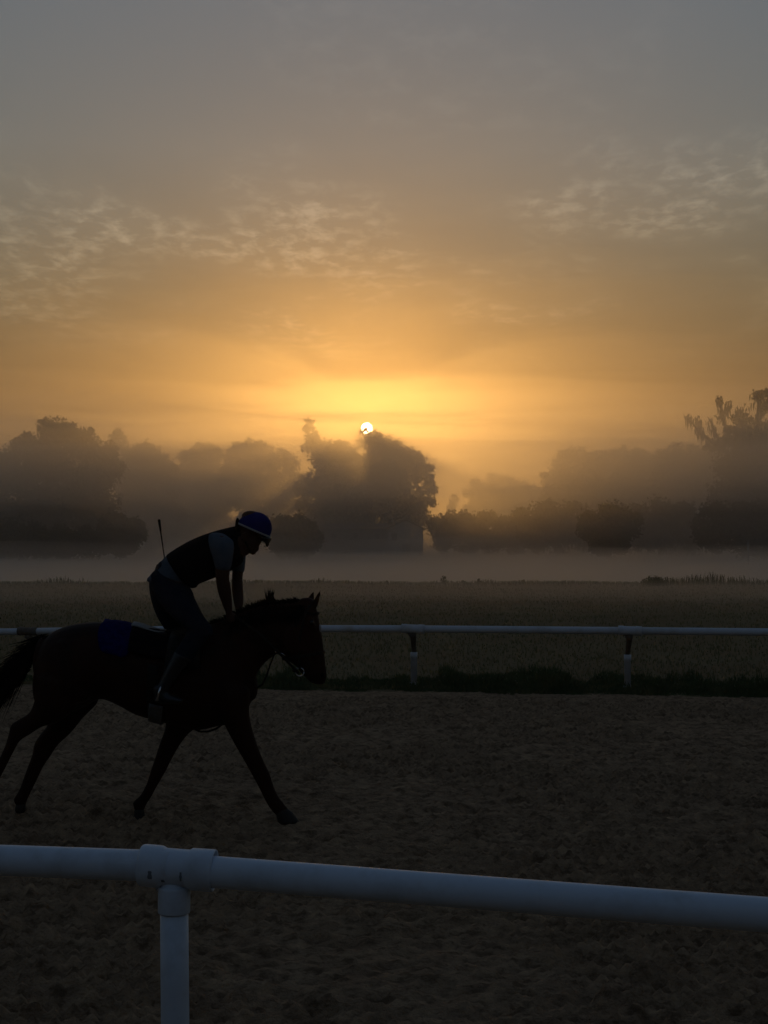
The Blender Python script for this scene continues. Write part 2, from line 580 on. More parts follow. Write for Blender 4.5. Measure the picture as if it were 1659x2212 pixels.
# rank verge below the far rail
n = 46000
x = (rng.random(n) * 2 - 1) * 8.2
clump = fbm(x * 1.7, x * 0 + 3, 77, 4, .65)
e = edge_y(x)
y = e + 0.10 + rng.random(n) ** 1.6 * (0.9 + 1.3 * clump)
h = (0.10 + 0.42 * np.clip(fbm(x * 1.5, y * 1.2, 5, 3) - 0.25, 0, 1) * (0.5 + rng.random(n))) * (0.45 + 1.0 * smooth01((clump - .3) / .35))
h = 0.72 * h * np.clip((y - e) / 0.35, 0.35, 1)
blades('verge_weeds', x, y, h, 0.006 + 0.010 * rng.random(n), M['weed'], 0.5)
n = 1300
x = (rng.random(n) * 2 - 1) * 7.5
y = edge_y(x) + 0.15 + 1.3 * rng.random(n)
g = Geo()
for i in range(n):
    z = gz(x[i], y[i]) + 0.10 + 0.30 * rng.random()
    r = 0.006 + 0.008 * rng.random()
    g.add([(x[i] - r, y[i], z), (x[i] + r, y[i], z), (x[i], y[i], z + 2 * r), (x[i], y[i] - r, z + r)], [(0, 1, 3), (1, 2, 3), (2, 0, 3)])
tag(g.build('verge_seed_heads', M['seed'], smooth=False), kind='stuff')
# taller weeds along the crest of the field, seen against the mist
n = 5200
x = (rng.random(n) * 2 - 1) * 24
y = 73 + 5 * rng.random(n)
k = fbm(x * 0.35, y * 0.1, 9, 3)
blades('crest_weeds', x, y, 0.12 + 0.75 * np.clip(k - 0.52, 0, 1) * rng.random(n) * 2.5 + 0.08 * rng.random(n), 0.02, M['weed'], 0.3)


def plant(px, top, Y, wid, label, nb=160, spread=1.0):
    """a single leafy weed: stems and leaves"""
    p = ray(px, 1180, Y); z0 = gz(p.x, Y); H = ray(px, top, Y).z - z0
    root = empty('weed_plant', (p.x, Y, z0), label, 'plant', 'taller weeds growing on the far edge of the field')
    st = Geo(); lf = Geo()
    for s in range(5 if wid < .3 else 14):
        a = random.random() * 6.28; rr = wid * random.random() * spread
        tip = Vector((p.x + math.cos(a) * rr, Y + math.sin(a) * rr, z0 + H * (0.65 + 0.35 * random.random()) * (1 - 0.35 * rr / max(wid, .01))))
        b = Vector((p.x + math.cos(a) * rr * .3, Y + math.sin(a) * rr * .3, z0 - .05))
        st.tube([b, b.lerp(tip, .5) + Vector((0.02, 0, 0)), tip], [0.014, 0.01, 0.006], 4)
        for q in range(nb // 6):
            c = b.lerp(tip, 0.25 + 0.75 * random.random()) + Vector([(random.random() - .5) * wid * .55 for _ in range(3)])
            u = Vector([random.random() - .5 for _ in range(3)]).normalized() * 0.06; w = Vector([random.random() - .5 for _ in range(3)]).normalized() * 0.035
            lf.add([c - u, c + w, c + u, c - w], [(0, 1, 2, 3)])
    st.build('stem', M['weed'], root); lf.build('foliage', M['weed'], root, False)


for px, top, Y, w, lb in [
    (961, 1241, 75, 0.20, 'tall thin weed on the field crest, right of the first white rail post'),
    (1001, 1252, 76, 0.10, 'short spindly weed stalk just right of the tallest thin weed on the crest'),
    (1034, 1249, 75, 0.12, 'thin upright weed stalk on the crest, second right of the tall weed'),
    (1130, 1252, 76, 0.10, 'lone weed stalk on the crest between the thin stalks and the round bush'),
    (836, 1254, 75, 0.14, 'low weed tuft on the crest above the first white rail post'),
]:
    plant(px, top, Y, w, lb)
plant(1412, 1246, 73, 0.75, 'low rounded bush standing on the crest of the field at right', 420)

# ------------------------------------------------------------------ fog over the far field
def fog_body(name, prof, width, dens, aniso, amp, col=(1, 1, 1), nx=60, seed=1, under=None):
    """closed lens of fog: prof = (y, top z); its underside lies below the turf"""
    ysf = np.array([p_[0] for p_ in prof], float); zt_ = np.array([p_[1] for p_ in prof], float)
    yy = np.concatenate([np.linspace(ysf[0], ysf[-1], 90)]); tz = np.interp(yy, ysf, zt_)
    xx = np.linspace(-width, width, nx)
    X, Y = np.meshgrid(xx, yy)
    side = np.clip((width - np.abs(X)) / (width * .25), 0, 1) ** .6
    Zt = np.interp(Y, ysf, zt_) * (1 + amp * (fbm(X / 30 + 5, Y / 30, seed, 3) - .5) * 2) * side
    Zb = np.full_like(X, -2.4)
    if under: Zb = np.interp(Y + 26 * (fbm(X / 22, Y / 22, seed + 50, 3) - .5), [u_[0] for u_ in under], [u_[1] for u_ in under]) + 3.0 * (fbm(X / 18 + 9, Y / 18, seed + 70, 3) - .5) * np.clip((Y - under[0][0]) / 20, 0, 1) * (Y < 165)
    Zt = np.maximum(Zt, Zb + .05)
    V = np.concatenate([np.stack([X.ravel(), Y.ravel(), Zt.ravel()], 1), np.stack([X.ravel(), Y.ravel(), Zb.ravel()], 1)])
    ny = len(yy); i = (np.arange(nx - 1)[None, :] + (np.arange(ny - 1) * nx)[:, None]).ravel(); o = nx * ny
    F_ = [np.stack([i, i + 1, i + 1 + nx, i + nx], 1), np.stack([i + o, i + nx + o, i + 1 + nx + o, i + 1 + o], 1)]
    e = np.arange(nx - 1); F_.append(np.stack([e, e + o, e + 1 + o, e + 1], 1)); e2 = e + (ny - 1) * nx; F_.append(np.stack([e2, e2 + 1, e2 + 1 + o, e2 + o], 1))
    e = np.arange(ny - 1) * nx; F_.append(np.stack([e, e + nx, e + nx + o, e + o], 1)); e3 = e + nx - 1; F_.append(np.stack([e3, e3 + o, e3 + nx + o, e3 + nx], 1))
    return tag(np_mesh(name, V, np.concatenate(F_), haze_mat(name, dens, aniso, col), smooth=False), kind='stuff')


for zt_, y0_, sd in ((18, 84, 1), (22, 76, 5), (28, 66, 9), (37, 60, 13), (50, 54, 17)):
    a_ = CAM_H + y0_ * (0.066 + .0012 * (zt_ - 18))
    fog_body('fog_bank', [(y0_, a_), (120, a_ + (zt_ - a_) * .34), (160, a_ + (zt_ - a_) * .60), (200, a_ + (zt_ - a_) * .80), (250, zt_ * .95), (300, zt_), (370, zt_ * .85), (440, zt_ * .5), (500, -2)], 420, FOG_DENSITY * {18: 1.3, 22: 1.2, 28: .9, 37: .3, 50: .15}[zt_], 0.89, 0.22, seed=sd,
             under=[(y0_, a_ - .2), (100, a_ - 1.2 - (zt_ - 18) * .12), (128, 5.2 + (zt_ - 18) * .10), (152 - (zt_ - 23) * .5, 2.6), (178 - (zt_ - 23) * .5, -2.4), (500, -2.4)])
for zt_, y0_, dn, sd in ((.50, 74, 1.0, 8), (1.15, 70, .45, 18), (2.0, 64, .22, 28), (3.4, 72, .14, 38), (5.5, 90, .08, 48), (1.5, 42, .12, 58), (.8, 56, .9, 68), (.45, 46, 1.0, 78)):
    fog_body('ground_mist', [(y0_ - 10, -1.5), (y0_ - 3, zt_ * .15), (y0_ + 18, zt_ * .55), (y0_ + 50, zt_ * .85), (180, zt_), (240, zt_ * 1.15), (300, -1)], 300, MIST_DENSITY * dn, 0.80, 0.8, seed=sd)

# ------------------------------------------------------------------ trees
def tree(blobs, Y, label, cat='tree', n=16000, leaf=0.46, trunks=None, m='leaf', depth=1.0, group='trees along the far side of the field',
         moss=0, limbs=None, name='oak_tree', extra=()):
    """blobs: (px, py, radius_px) crown lumps measured at depth Y"""
    P = []; Rr = []
    for (bx, by, br) in blobs:
        r = br * Y / 3200.0
        P.append(ray(bx, by, Y) + Vector((0, (random.random() - .5) * r * 2.2 * depth, 0))); Rr.append(r)
    for i in range(len(P)):
        for _k in range(4):
            a_ = random.random() * math.pi * 1.3 - .15 * math.pi; r = Rr[i]
            if r * 3200 / Y < 9: continue
            P.append(P[i] + Vector((math.cos(a_) * r * .85, (random.random() - .5) * r, math.sin(a_) * r * .85))); Rr.append(r * (.22 + .25 * random.random()))
    P = np.array([tuple(p) for p in P]); Rr = np.array(Rr)
    n = int(n * 1.9)
    cx = float(P[:, 0].mean())
    if trunks is None: trunks = [(sum(b[0] for b in blobs) / len(blobs))]
    t0 = ray(trunks[0], 1180, Y)
    z0 = gz(t0.x, Y)
    root = empty(name, (t0.x, Y, z0), label, cat, group)
    # leaf clusters: small clumps scattered through every lump
    wgt = Rr ** 2.0; wgt /= wgt.sum()
    nc = n // 14
    bi = rng.choice(len(Rr), nc, p=wgt)
    d = rng.normal(size=(nc, 3)); d /= np.linalg.norm(d, axis=1)[:, None]
    rad = Rr[bi] * (0.25 + 0.80 * rng.random(nc) ** 0.6) * np.where(rng.random(nc) < .1, 1.22, 1)
    C = P[bi] + d * rad[:, None] * np.array([1, 1.15, 0.95])
    cr = np.minimum(0.62, 0.16 * Rr[bi] + 0.22) * (0.6 + 0.8 * rng.random(nc))
    ci = rng.integers(0, nc, n)
    L = C[ci] + rng.normal(size=(n, 3)) * (cr[ci] * 0.55)[:, None]
    keep = L[:, 2] > z0 + 0.2
    L = L[keep]
    for (ex, ey, er, en) in extra:
        L = np.concatenate([L, np.array(tuple(ray(ex, ey, Y))) + rng.normal(size=(en, 3)) * (er * Y / 3200 * .5)])
    n2 = len(L)
    u = rng.normal(size=(n2, 3)); u /= np.linalg.norm(u, axis=1)[:, None]
    w = rng.normal(size=(n2, 3)); w = np.cross(u, w); w /= np.linalg.norm(w, axis=1)[:, None]
    s = leaf * (0.55 + 0.7 * rng.random(n2))[:, None]
    if extra: s[-sum(e_[3] for e_ in extra):] *= .55
    V = np.stack([L - u * s * .5, L + w * s * .32, L + u * s * .5, L - w * s * .32], 1).reshape(-1, 3)
    np_mesh('crown', V, np.arange(n2 * 4).reshape(-1, 4), M[m], root)
    tg = Geo()
    for tx_ in trunks:
        b = ray(tx_, 1180, Y); b.z = gz(b.x, Y) - .2
        near = [Vector(P[i]) for i in np.argsort(np.abs(P[:, 0] - b.x))[:4]]
        top = max(near, key=lambda v: v.z)
        top = Vector((b.x * .6 + top.x * .4, Y, top.z - 0.5))
        fork = b.lerp(top, 0.3)
        r0 = 0.05 * (top.z - b.z) * 0.75
        tg.tube([b, b.lerp(fork, .5) + Vector((.1, 0, 0)), fork, fork.lerp(top, .5) + Vector((-.3, .2, 0)), top], [r0 * 1.25, r0 * .95, r0 * .8, r0 * .45, r0 * .1], 8)
        for v in near:
            tg.tube([fork, fork.lerp(v, .45) + Vector((0, 0, .4)), v], [r0 * .55, r0 * .35, r0 * .08], 6)
    for lp in (limbs or []):
        pts = [ray(a_, b_, Y) for a_, b_ in lp[0]]
        rr = lp[1] * Y / 3200
        tg.tube(pts, [rr * (1 - .75 * i / (len(pts) - 1)) for i in range(len(pts))], 6)
    tg.build('trunk', M['bark'], root)
    if moss:
        mg = Geo()
        src = [ray(a_, b_, Y) for lp in (limbs or []) for a_, b_ in lp[0]] if limbs else []
        for i in range(moss):
            if src and random.random() < .75:
                k_ = random.randrange(len(src)); c = src[k_].lerp(src[max(k_ - 1, 0)] if (src[k_] - src[max(k_ - 1, 0)]).length < 4 else src[k_], random.random()) + Vector([(random.random() - .5) * .8 for _ in range(3)])
            else:
                k_ = random.randrange(len(Rr)); c = Vector(P[k_]) + Vector(((random.random() - .5) * 1.8 * Rr[k_], (random.random() - .5) * 1.5 * Rr[k_], -Rr[k_] * (.3 + .7 * random.random())))
            h_ = 0.25 + 1.0 * random.random() ** 1.6; w_ = 0.03 + 0.05 * random.random()
            j = (random.random() - .5) * .15
            mg.add([c + Vector((-w_, 0, 0)), c + Vector((w_, 0.03, 0)), c + Vector((w_ * .7 + j, 0, -h_ * .6)), c + Vector((j, 0, -h_)), c + Vector((-w_ * .8 + j, .04, -h_ * .5))], [(0, 1, 2, 3, 4)])
        tag(mg.build('hanging_moss', M['moss'], root, False), kind='stuff')
    return root


tree([(60, 1000, 48), (132, 962, 44), (100, 925, 15), (90, 912, 9), (118, 940, 17), (150, 938, 20), (185, 955, 26), (212, 985, 34), (238, 1015, 26),
      (40, 950, 10), (55, 945, 12), (28, 955, 8), (70, 962, 20), (15, 1010, 30), (-10, 1030, 45), (120, 1050, 80), (40, 1080, 70), (205, 1070, 55), (160, 1120, 60), (60, 1140, 55), (225, 1130, 42), (10, 1150, 50)],
     185, 'large dark spreading oak at the far left of the treeline with a knobbly top', n=30000, trunks=[110], moss=260)
tree([(255, 942, 12), (243, 946, 7), (270, 948, 8), (258, 968, 14), (290, 985, 22), (325, 985, 24), (350, 1002, 22), (372, 1018, 16), (310, 1030, 42), (360, 1060, 36), (270, 1030, 40), (300, 1090, 50), (360, 1120, 40), (270, 1140, 40)],
     235, 'pale hazy oak right behind the large dark oak at left', n=17000, trunks=[320])
tree([(402, 985, 14), (428, 972, 18), (452, 966, 10), (415, 1005, 28), (460, 990, 24), (445, 1040, 45), (400, 1060, 35), (470, 1080, 45), (420, 1120, 45)],
     262, 'hazy tree standing left of centre between two pale oaks', n=14000, trunks=[440])
tree([(512, 962, 10), (540, 955, 12), (560, 962, 10), (535, 982, 26), (500, 985, 20), (575, 985, 22), (605, 990, 20), (632, 1003, 18), (550, 1030, 48), (610, 1045, 40), (500, 1050, 40), (560, 1100, 50), (620, 1110, 40)],
     250, 'hazy round topped oak just left of the sunlit tree above the rider', n=17000, trunks=[560])
tree([(668, 912, 8), (662, 925, 9), (672, 935, 12), (680, 955, 16), (668, 970, 14), (700, 985, 28), (735, 978, 22), (748, 974, 16), (770, 986, 12), (790, 942, 5), (781, 934, 4), (793, 932, 2.5), (786, 927, 2.5), (797, 950, 7), (808, 946, 12), (815, 955, 16), (835, 962, 20), (862, 978, 24), (890, 1000, 24),
      (912, 1025, 22), (922, 1055, 18), (926, 1085, 12), (822, 990, 34), (862, 1008, 30), (838, 1015, 40), (850, 1030, 48), (775, 1030, 42), (730, 1040, 55), (690, 1070, 50), (800, 1090, 60), (880, 1090, 38), (740, 1120, 50), (860, 1130, 40), (910, 1120, 20)],
     218, 'big central oak with the sun shining through its top', n=36000, leaf=0.46, trunks=[800],
     extra=[(781, 933, 4, 16), (787, 940, 6, 40), (797, 938, 6, 40), (792, 944, 8, 70), (790, 926, 2.5, 5), (800, 948, 10, 90), (776, 952, 10, 60), (785, 960, 12, 90), (664, 908, 8, 60), (668, 925, 10, 80), (815, 940, 8, 60), (766, 968, 14, 90), (750, 966, 14, 160), (785, 968, 14, 70), (738, 962, 10, 90)])
tree([(1030, 1048, 12), (1022, 1040, 7), (1060, 1040, 14), (1085, 1045, 16), (1010, 1066, 10), (1055, 1068, 26), (1100, 1060, 20), (1130, 1058, 14), (1155, 1060, 12), (1100, 1090, 30), (1040, 1100, 28), (1150, 1090, 26), (985, 1075, 7), (975, 1095, 10)],
     300, 'small pale distant tree in the golden gap right of the sun', n=9000, leaf=.8, trunks=[1080])
tree([(1232, 980, 14), (1215, 995, 20), (1250, 985, 18), (1280, 1000, 24), (1305, 990, 18), (1200, 1030, 28), (1190, 1060, 20), (1250, 1040, 45), (1310, 1040, 40), (1230, 1090, 50), (1300, 1100, 50), (1180, 1100, 24)],
     245, 'broad hazy oak at the left end of the right hand wood', n=17000, trunks=[1250])
tree([(1345, 980, 16), (1328, 985, 14), (1370, 990, 20), (1400, 992, 18), (1350, 1020, 40), (1400, 1040, 45), (1350, 1080, 50), (1410, 1100, 50)],
     255, 'hazy oak in the middle of the right hand wood', n=14000, trunks=[1370])
tree([(1430, 985, 14), (1455, 980, 18), (1485, 984, 18), (1510, 978, 16), (1540, 980, 20), (1450, 1020, 38), (1510, 1020, 45), (1560, 1040, 45), (1470, 1080, 50), (1540, 1100, 50)],
     238, 'hazy flat topped oak left of the tall mossy tree', n=17000, trunks=[1490])
tree([(1560, 862, 5), (1554, 905, 6), (1545, 925, 7), (1572, 880, 5), (1600, 900, 14), (1615, 915, 18), (1638, 855, 10), (1655, 850, 9), (1625, 848, 6), (1670, 870, 14), (1650, 885, 8), (1585, 940, 18), (1640, 940, 28), (1600, 965, 26), (1555, 962, 16), (1670, 960, 40), (1530, 968, 10),
      (1630, 1000, 50), (1580, 1010, 36), (1680, 1040, 60), (1600, 1070, 60), (1660, 1110, 60)],
     188, 'tall ragged tree at the right edge with bare limbs and hanging moss', n=19000, leaf=.42, trunks=[1640], moss=1500, depth=.7,
     limbs=[([(1575, 980), (1540, 955), (1515, 935), (1492, 908), (1485, 898)], 5), ([(1600, 990), (1575, 940), (1562, 900), (1556, 870), (1553, 858)], 5),
            ([(1562, 900), (1572, 882), (1576, 866)], 2.5), ([(1630, 970), (1640, 900), (1655, 870), (1640, 852)], 5), ([(1560, 965), (1545, 930), (1530, 900)], 3), ([(1610, 950), (1600, 905), (1595, 880)], 3),
            ([(1655, 870), (1680, 858), (1700, 850)], 3), ([(1515, 935), (1512, 915), (1506, 902)], 1.5)])
# the wood further back closes the gaps between the crowns
bk = []
for px in range(-120, 1790, 34):
    t_ = 1108 + 10 * math.sin(px * .031) + 8 * random.random()
    if 930 < px < 1180: t_ += 14
    bk += [(px + random.randint(-8, 8), t_ + 22, 24), (px + random.randint(-8, 8), t_ + 55, 30)]
P_ = np.array([tuple(ray(a_, b_, 320 + 20 * random.random())) for a_, b_, _ in bk]); R_ = np.array([c_ * 320 / 3200 for _, _, c_ in bk])
n = 26000
bi = rng.integers(0, len(R_), n); d = rng.normal(size=(n, 3)); d /= np.linalg.norm(d, axis=1)[:, None]
L = P_[bi] + d * (R_[bi] * (.5 + .55 * rng.random(n)))[:, None]
u = rng.normal(size=(n, 3)); u /= np.linalg.norm(u, axis=1)[:, None]; w = np.cross(u, rng.normal(size=(n, 3))); w /= np.linalg.norm(w, axis=1)[:, None]
V = np.stack([L - u * .6, L - w * .45, L + u * .6, L + w * .45], 1).reshape(-1, 3)
tag(np_mesh('distant_wood', V, np.arange(n * 4).reshape(-1, 4), M['leaf2']), kind='stuff')

# unseen tree belt, added behind the camera to dim the near rail and post
n = 22000
L = np.stack([(rng.random(n) * 2 - 1) * 110, -23 - 8 * rng.random(n), np.zeros(n)], 1)
L[:, 2] = (14 + 6 * fbm(L[:, 0] / 9, L[:, 1] / 9, 91, 3)) * rng.random(n) ** .8 + .3
u = rng.normal(size=(n, 3)); u /= np.linalg.norm(u, axis=1)[:, None]; w = np.cross(u, rng.normal(size=(n, 3))); w /= np.linalg.norm(w, axis=1)[:, None]
V = np.stack([L - u * .7, L - w * .5, L + u * .7, L + w * .5], 1).reshape(-1, 3)
tag(np_mesh('unseen_shade_wood', V, np.arange(n * 4).reshape(-1, 4), M['leaf2']), kind='stuff')

# dark scrub and small trees lower down
for i, (bl, Y, lb) in enumerate([
    ([(590, 1150, 30), (640, 1150, 38), (670, 1165, 24), (620, 1180, 26), (655, 1190, 18)], 178, 'dark round bush standing in the mist behind the rider\'s head'),
    ([(1290, 1140, 34), (1340, 1140, 34), (1315, 1165, 36), (1290, 1185, 16), (1345, 1182, 14), (1320, 1120, 28)], 172, 'dark bushy tree standing out in the mist right of the open gap'),
    ([(245, 1150, 32), (285, 1150, 26), (262, 1180, 22), (285, 1178, 14), (225, 1175, 20)], 172, 'low dark tree with a ragged skirt beside the large left oak'),
    ([(355, 1140, 38), (410, 1140, 35), (460, 1140, 35), (500, 1148, 30)], 265, 'dim low thicket behind the whip of the rider'),
    ([(950, 1140, 24), (1000, 1140, 30), (1050, 1138, 30), (1100, 1140, 30), (975, 1125, 18), (960, 1170, 24), (1010, 1175, 26), (1060, 1175, 26), (1110, 1172, 26)], 205, 'dark low thicket under the golden gap right of the white house'),
    ([(1140, 1132, 34), (1190, 1125, 38), (1240, 1128, 38), (1160, 1165, 30), (1215, 1165, 32), (1265, 1160, 30)], 198, 'dark low thicket left of the bushy tree in the mist'),
    ([(1370, 1125, 34), (1415, 1120, 38), (1460, 1125, 36), (1385, 1160, 32), (1435, 1165, 32), (1490, 1150, 34)], 192, 'dark low thicket right of the bushy tree in the mist'),
    ([(1535, 1130, 38), (1590, 1128, 42), (1640, 1130, 44), (1550, 1165, 32), (1600, 1172, 32), (1650, 1175, 32), (1690, 1140, 44)], 172, 'deep dark thicket at the right edge under the mossy tree'),
    ([(540, 1140, 30), (690, 1130, 30), (720, 1128, 30)], 240, 'dim low thicket behind the round bush, under the central oak'),
    ([(10, 1165, 45), (70, 1172, 36), (130, 1175, 34), (180, 1172, 30)], 168, 'dark undergrowth spreading below the large left oak'),
]):
    tree(bl, Y, lb, 'bush', n=8000, leaf=.46, m='leaf2', group='dark scrub along the foot of the treeline', name='scrub_thicket')


# ------------------------------------------------------------------ houses
def house(pxl, pxr, eave, ridge, foot, Y, label, porch=True, wall='siding', front_gable=True):
    a = ray(pxl, eave, Y); b = ray(pxr, eave, Y); zr = ray(pxl, ridge, Y).z
    z0 = min(gz(a.x, Y), ray(pxl, foot, Y).z)
    w = b.x - a.x; cx = (a.x + b.x) / 2; ze = a.z
    root = empty('house', (cx, Y, z0), label, 'house', 'houses under the trees')
    D = 9.0
    g = Geo()
    x0, x1 = cx - w / 2, cx + w / 2
    if front_gable:
        g.add([(x0, Y, z0), (x1, Y, z0), (x1, Y, ze), (cx, Y, zr), (x0, Y, ze), (x0, Y + D, z0), (x1, Y + D, z0), (x1, Y + D, ze), (cx, Y + D, zr), (x0, Y + D, ze)],
              [(0, 1, 2, 3, 4), (5, 9, 8, 7, 6), (0, 4, 9, 5), (1, 6, 7, 2)])
        g.build('wall', M[wall], root, False)
        r = Geo(); o = .35; t = .12
        for s_ in (-1, 1):
            xe = cx + s_ * (w / 2 + o); zz = ze - o * (zr - ze) / (w / 2)
            r.add([(cx, Y - o, zr + .02), (xe, Y - o, zz + .02), (xe, Y + D + o, zz + .02), (cx, Y + D + o, zr + .02), (cx, Y - o, zr + t), (xe, Y - o, zz + t), (xe, Y + D + o, zz + t), (cx, Y + D + o, zr + t)],
                  [(0, 1, 2, 3), (4, 7, 6, 5), (0, 4, 5, 1), (1, 5, 6, 2), (2, 6, 7, 3), (3, 7, 4, 0)])
        r.build('roof', M['shingle'], root, False)
    else:
        g.box((cx, Y + D / 2, (z0 + ze) / 2), (w, D, ze - z0)); g.build('wall', M[wall], root, False)
        r = Geo(); o = .5
        r.add([(x0 - o, Y - o, ze), (x1 + o, Y - o, ze), (x1 + o, Y + D + o, ze), (x0 - o, Y + D + o, ze), (x0 - o, Y + D / 2, zr), (x1 + o, Y + D / 2, zr)],
              [(0, 3, 2, 1), (0, 1, 5, 4), (2, 3, 4, 5), (0, 4, 3), (1, 2, 5)])
        r.build('roof', M['shingle'], root, False)
    return root, cx, w, z0, ze


def window(root, x, z, w, h, Y):
    f = Geo(); f.box((x, Y - .03, z), (w + .16, .07, h + .16)); fo = f.build('window', M['siding'], root, False)
    p = Geo(); p.box((x, Y - .075, z), (w, .03, h))
    p.build('pane', M['glass'], fo, False)


r_, cx, w, z0, ze = house(838, 914, 1142, 1124, 1176, 200, 'small white gabled house with a dark central doorway under the central oak')
d = Geo(); d.box((cx + .1, 199.93, z0 + 1.5), (1.1, .1, 2.6)); d.build('door', M['shed'], r_, False)
window(r_, cx - 1.5, ze - 1.1, .7, 1.0, 200)
r_, cx, w, z0, ze = house(690, 846, 1142, 1130, 1178, 205, 'long low dim building left of the white gabled house', wall='shed', front_gable=False)
for k_ in range(3): window(r_, cx - 3 + 3 * k_, ze - 1.0, .8, .9, 205)
r_, cx, w, z0, ze = house(1458, 1518, 1132, 1108, 1180, 196, 'faint grey gabled barn half hidden in the dark wood at right', wall='siding')
d = Geo(); d.box((cx, 195.93, z0 + 1.3), (1.5, .1, 2.4)); d.build('door', M['shingle'], r_, False)
pp = ray(1616, 1190, 150)
root = empty('utility_post', (pp.x, 150, gz(pp.x, 150)), 'thin pale post standing in the dark below the mossy tree', 'post')
g = Geo(); g.tube([(pp.x, 150, gz(pp.x, 150) - .2), (pp.x, 150, ray(1616, 1168, 150).z)], .09, 8); g.build('post_shaft', M['trim'], root)
g = Geo(); g.box((pp.x, 150, ray(1616, 1168, 150).z + .04), (.3, .3, .08)); g.build('post_cap', M['trim'], root)

# ------------------------------------------------------------------ near rail
def lathe(g, p0, d, prof, n=40, cap=True):
    """prof: (distance along d, radius)"""
    p0 = Vector(p0); d = Vector(d).normalized()
    u = d.cross(Vector((0, 0, 1))); u = u.normalized() if u.length > .1 else Vector((1, 0, 0)); w = d.cross(u)
    g.rings([[p0 + d * t + (u * math.cos(2 * math.pi * j / n) + w * math.sin(2 * math.pi * j / n)) * r for j in range(n)] for t, r in prof], cap)


def pt(px, py, ppm): return ray(px, py, 3200 / ppm)


PR = 0.057
A0 = pt(-260, 1846, 556); A1 = pt(372, 1871.5, 588); A0 = A1 + (A0 - A1) * 3.2
B0 = pt(395, 1878, 586); B1 = pt(1659, 1974, 654); B2 = B0 + (B1 - B0) * 2.6
T0 = pt(308, 1868.5, 585); T1 = pt(465, 1881, 588)
rail = empty('near_rail', (A1.x, A1.y, 0), 'large white plastic pipe rail crossing the foreground on a white post', 'rail')


def longpipe(name, a, b, mat_, parent, n=60):
    g = Geo(); d_ = (b - a)
    rings = []
    dd = d_.normalized(); u = dd.cross(Vector((0, 0, 1))).normalized(); w = dd.cross(u)
    for i in range(n + 1):
        c = a + d_ * (i / n) + Vector((0, 0, -0.004 * math.sin(math.pi * i / n)))
        rings.append([c + (u * math.cos(2 * math.pi * j / 48) + w * math.sin(2 * math.pi * j / 48)) * PR for j in range(48)])
    g.rings(rings)
    return g.build(name, mat_, parent)


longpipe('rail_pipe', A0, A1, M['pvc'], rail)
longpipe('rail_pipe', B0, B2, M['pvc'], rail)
g = Geo()
td = T1 - T0; L_ = td.length
lathe(g, T0, td, [(0.012, 0.0585), (0.0, 0.064), (-.002, 0.070), (0.003, 0.0745), (0.012, 0.0765), (0.072, 0.0765), (0.080, 0.0735), (0.088, 0.0695), (0.094, 0.0685), (L_ - 0.100, 0.0685), (L_ - 0.094, 0.0700), (L_ - 0.086, 0.0755), (L_ - 0.008, 0.0765),
                     (L_, 0.0755), (L_ + .001, 0.0720), (L_ - 0.004, 0.0695), (L_ - 0.060, 0.0690), (L_ - 0.062, 0.050)], 56)
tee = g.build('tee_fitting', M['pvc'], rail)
mid = T0.lerp(T1, 0.465)
g = Geo()
pz = pt(376, 1976, 590)
ax = Vector((pz.x, mid.y, 0))
zt = mid.z - 0.045; z1_ = pz.z
lathe(g, (ax.x, ax.y, zt), (0, 0, -1), [(0, .040), (.015, 0.050), (.03, 0.0535), (zt - z1_ - 0.098, 0.0545), (zt - z1_ - 0.094, 0.0575), (zt - z1_ - .086, .0590), (zt - z1_ - .004, 0.0590), (zt - z1_, .0575), (zt - z1_ + .001, .0520)], 48)
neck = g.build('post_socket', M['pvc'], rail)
g = Geo(); lathe(g, (ax.x, ax.y, z1_ + .03), (0.012, 0, -1), [(0, .0515), (0.3, .0515), (0.6, .0515), (z1_ + .14, 0.0515)], 40)
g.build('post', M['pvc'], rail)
for s_ in (-1, 1):
    g = Geo(); c = Vector((ax.x + s_ * .0585, ax.y - .012, z1_ + .088))
    lathe(g, c, (s_, -.2, 0), [(0, .006), (.005, .006), (.008, .004)], 10); g.build('screw', M['steel'], rail)
# smudges left on the tee: thin flakes of dark grime lying on its skin
for k_, (f, an, sx, sz) in enumerate([(0.19, 0.12, .009, .016), (0.60, 0.10, .005, .018), (.34, -.25, .016, .006)]):
    c = T0.lerp(T1, f); dd = td.normalized(); rr = .0767 if f < .3 else .0689
    up = Vector((0, 0, 1)); up = (up - dd * up.dot(dd)).normalized(); fw = Vector(dd.cross(up)); fw = fw if fw.y < 0 else -fw
    rows = []
    for i in range(-3, 4):
        th = an - .35 + i * sz / rr / 3
        nrm_ = fw * math.cos(th) + up * math.sin(th)
        ww = sx * (1 - .35 * abs(i) / 3) * (0.7 + .6 * random.random())
        rows.append([c + nrm_ * rr - dd * ww, c + nrm_ * rr + dd * ww])
    g = Geo()
    g.v = [tuple(p) for r0 in rows for p in r0]; g.f = [(2 * i, 2 * i + 1, 2 * i + 3, 2 * i + 2) for i in range(6)]
    g.build('scuff_mark', M['stain'], tee)

# ------------------------------------------------------------------ far rail
FR = [(-780, 1376, 130), (-330, 1369.5, 134), (62, 1364.0, 139), (250, 1361, 142), (440, 1359.5, 144), (700, 1358, 147), (892, 1358.5, 149), (1360, 1362.5, 153), (1820, 1367, 157), (2285, 1372.5, 161)]
fr = [pt(*q_) for q_ in FR]
far = empty('far_rail', (fr[5].x, fr[5].y, 0), 'white pipe rail along the far side of the track behind the horse', 'rail')
joints = [0, 1, 2, 4, 6, 7, 8, 9]


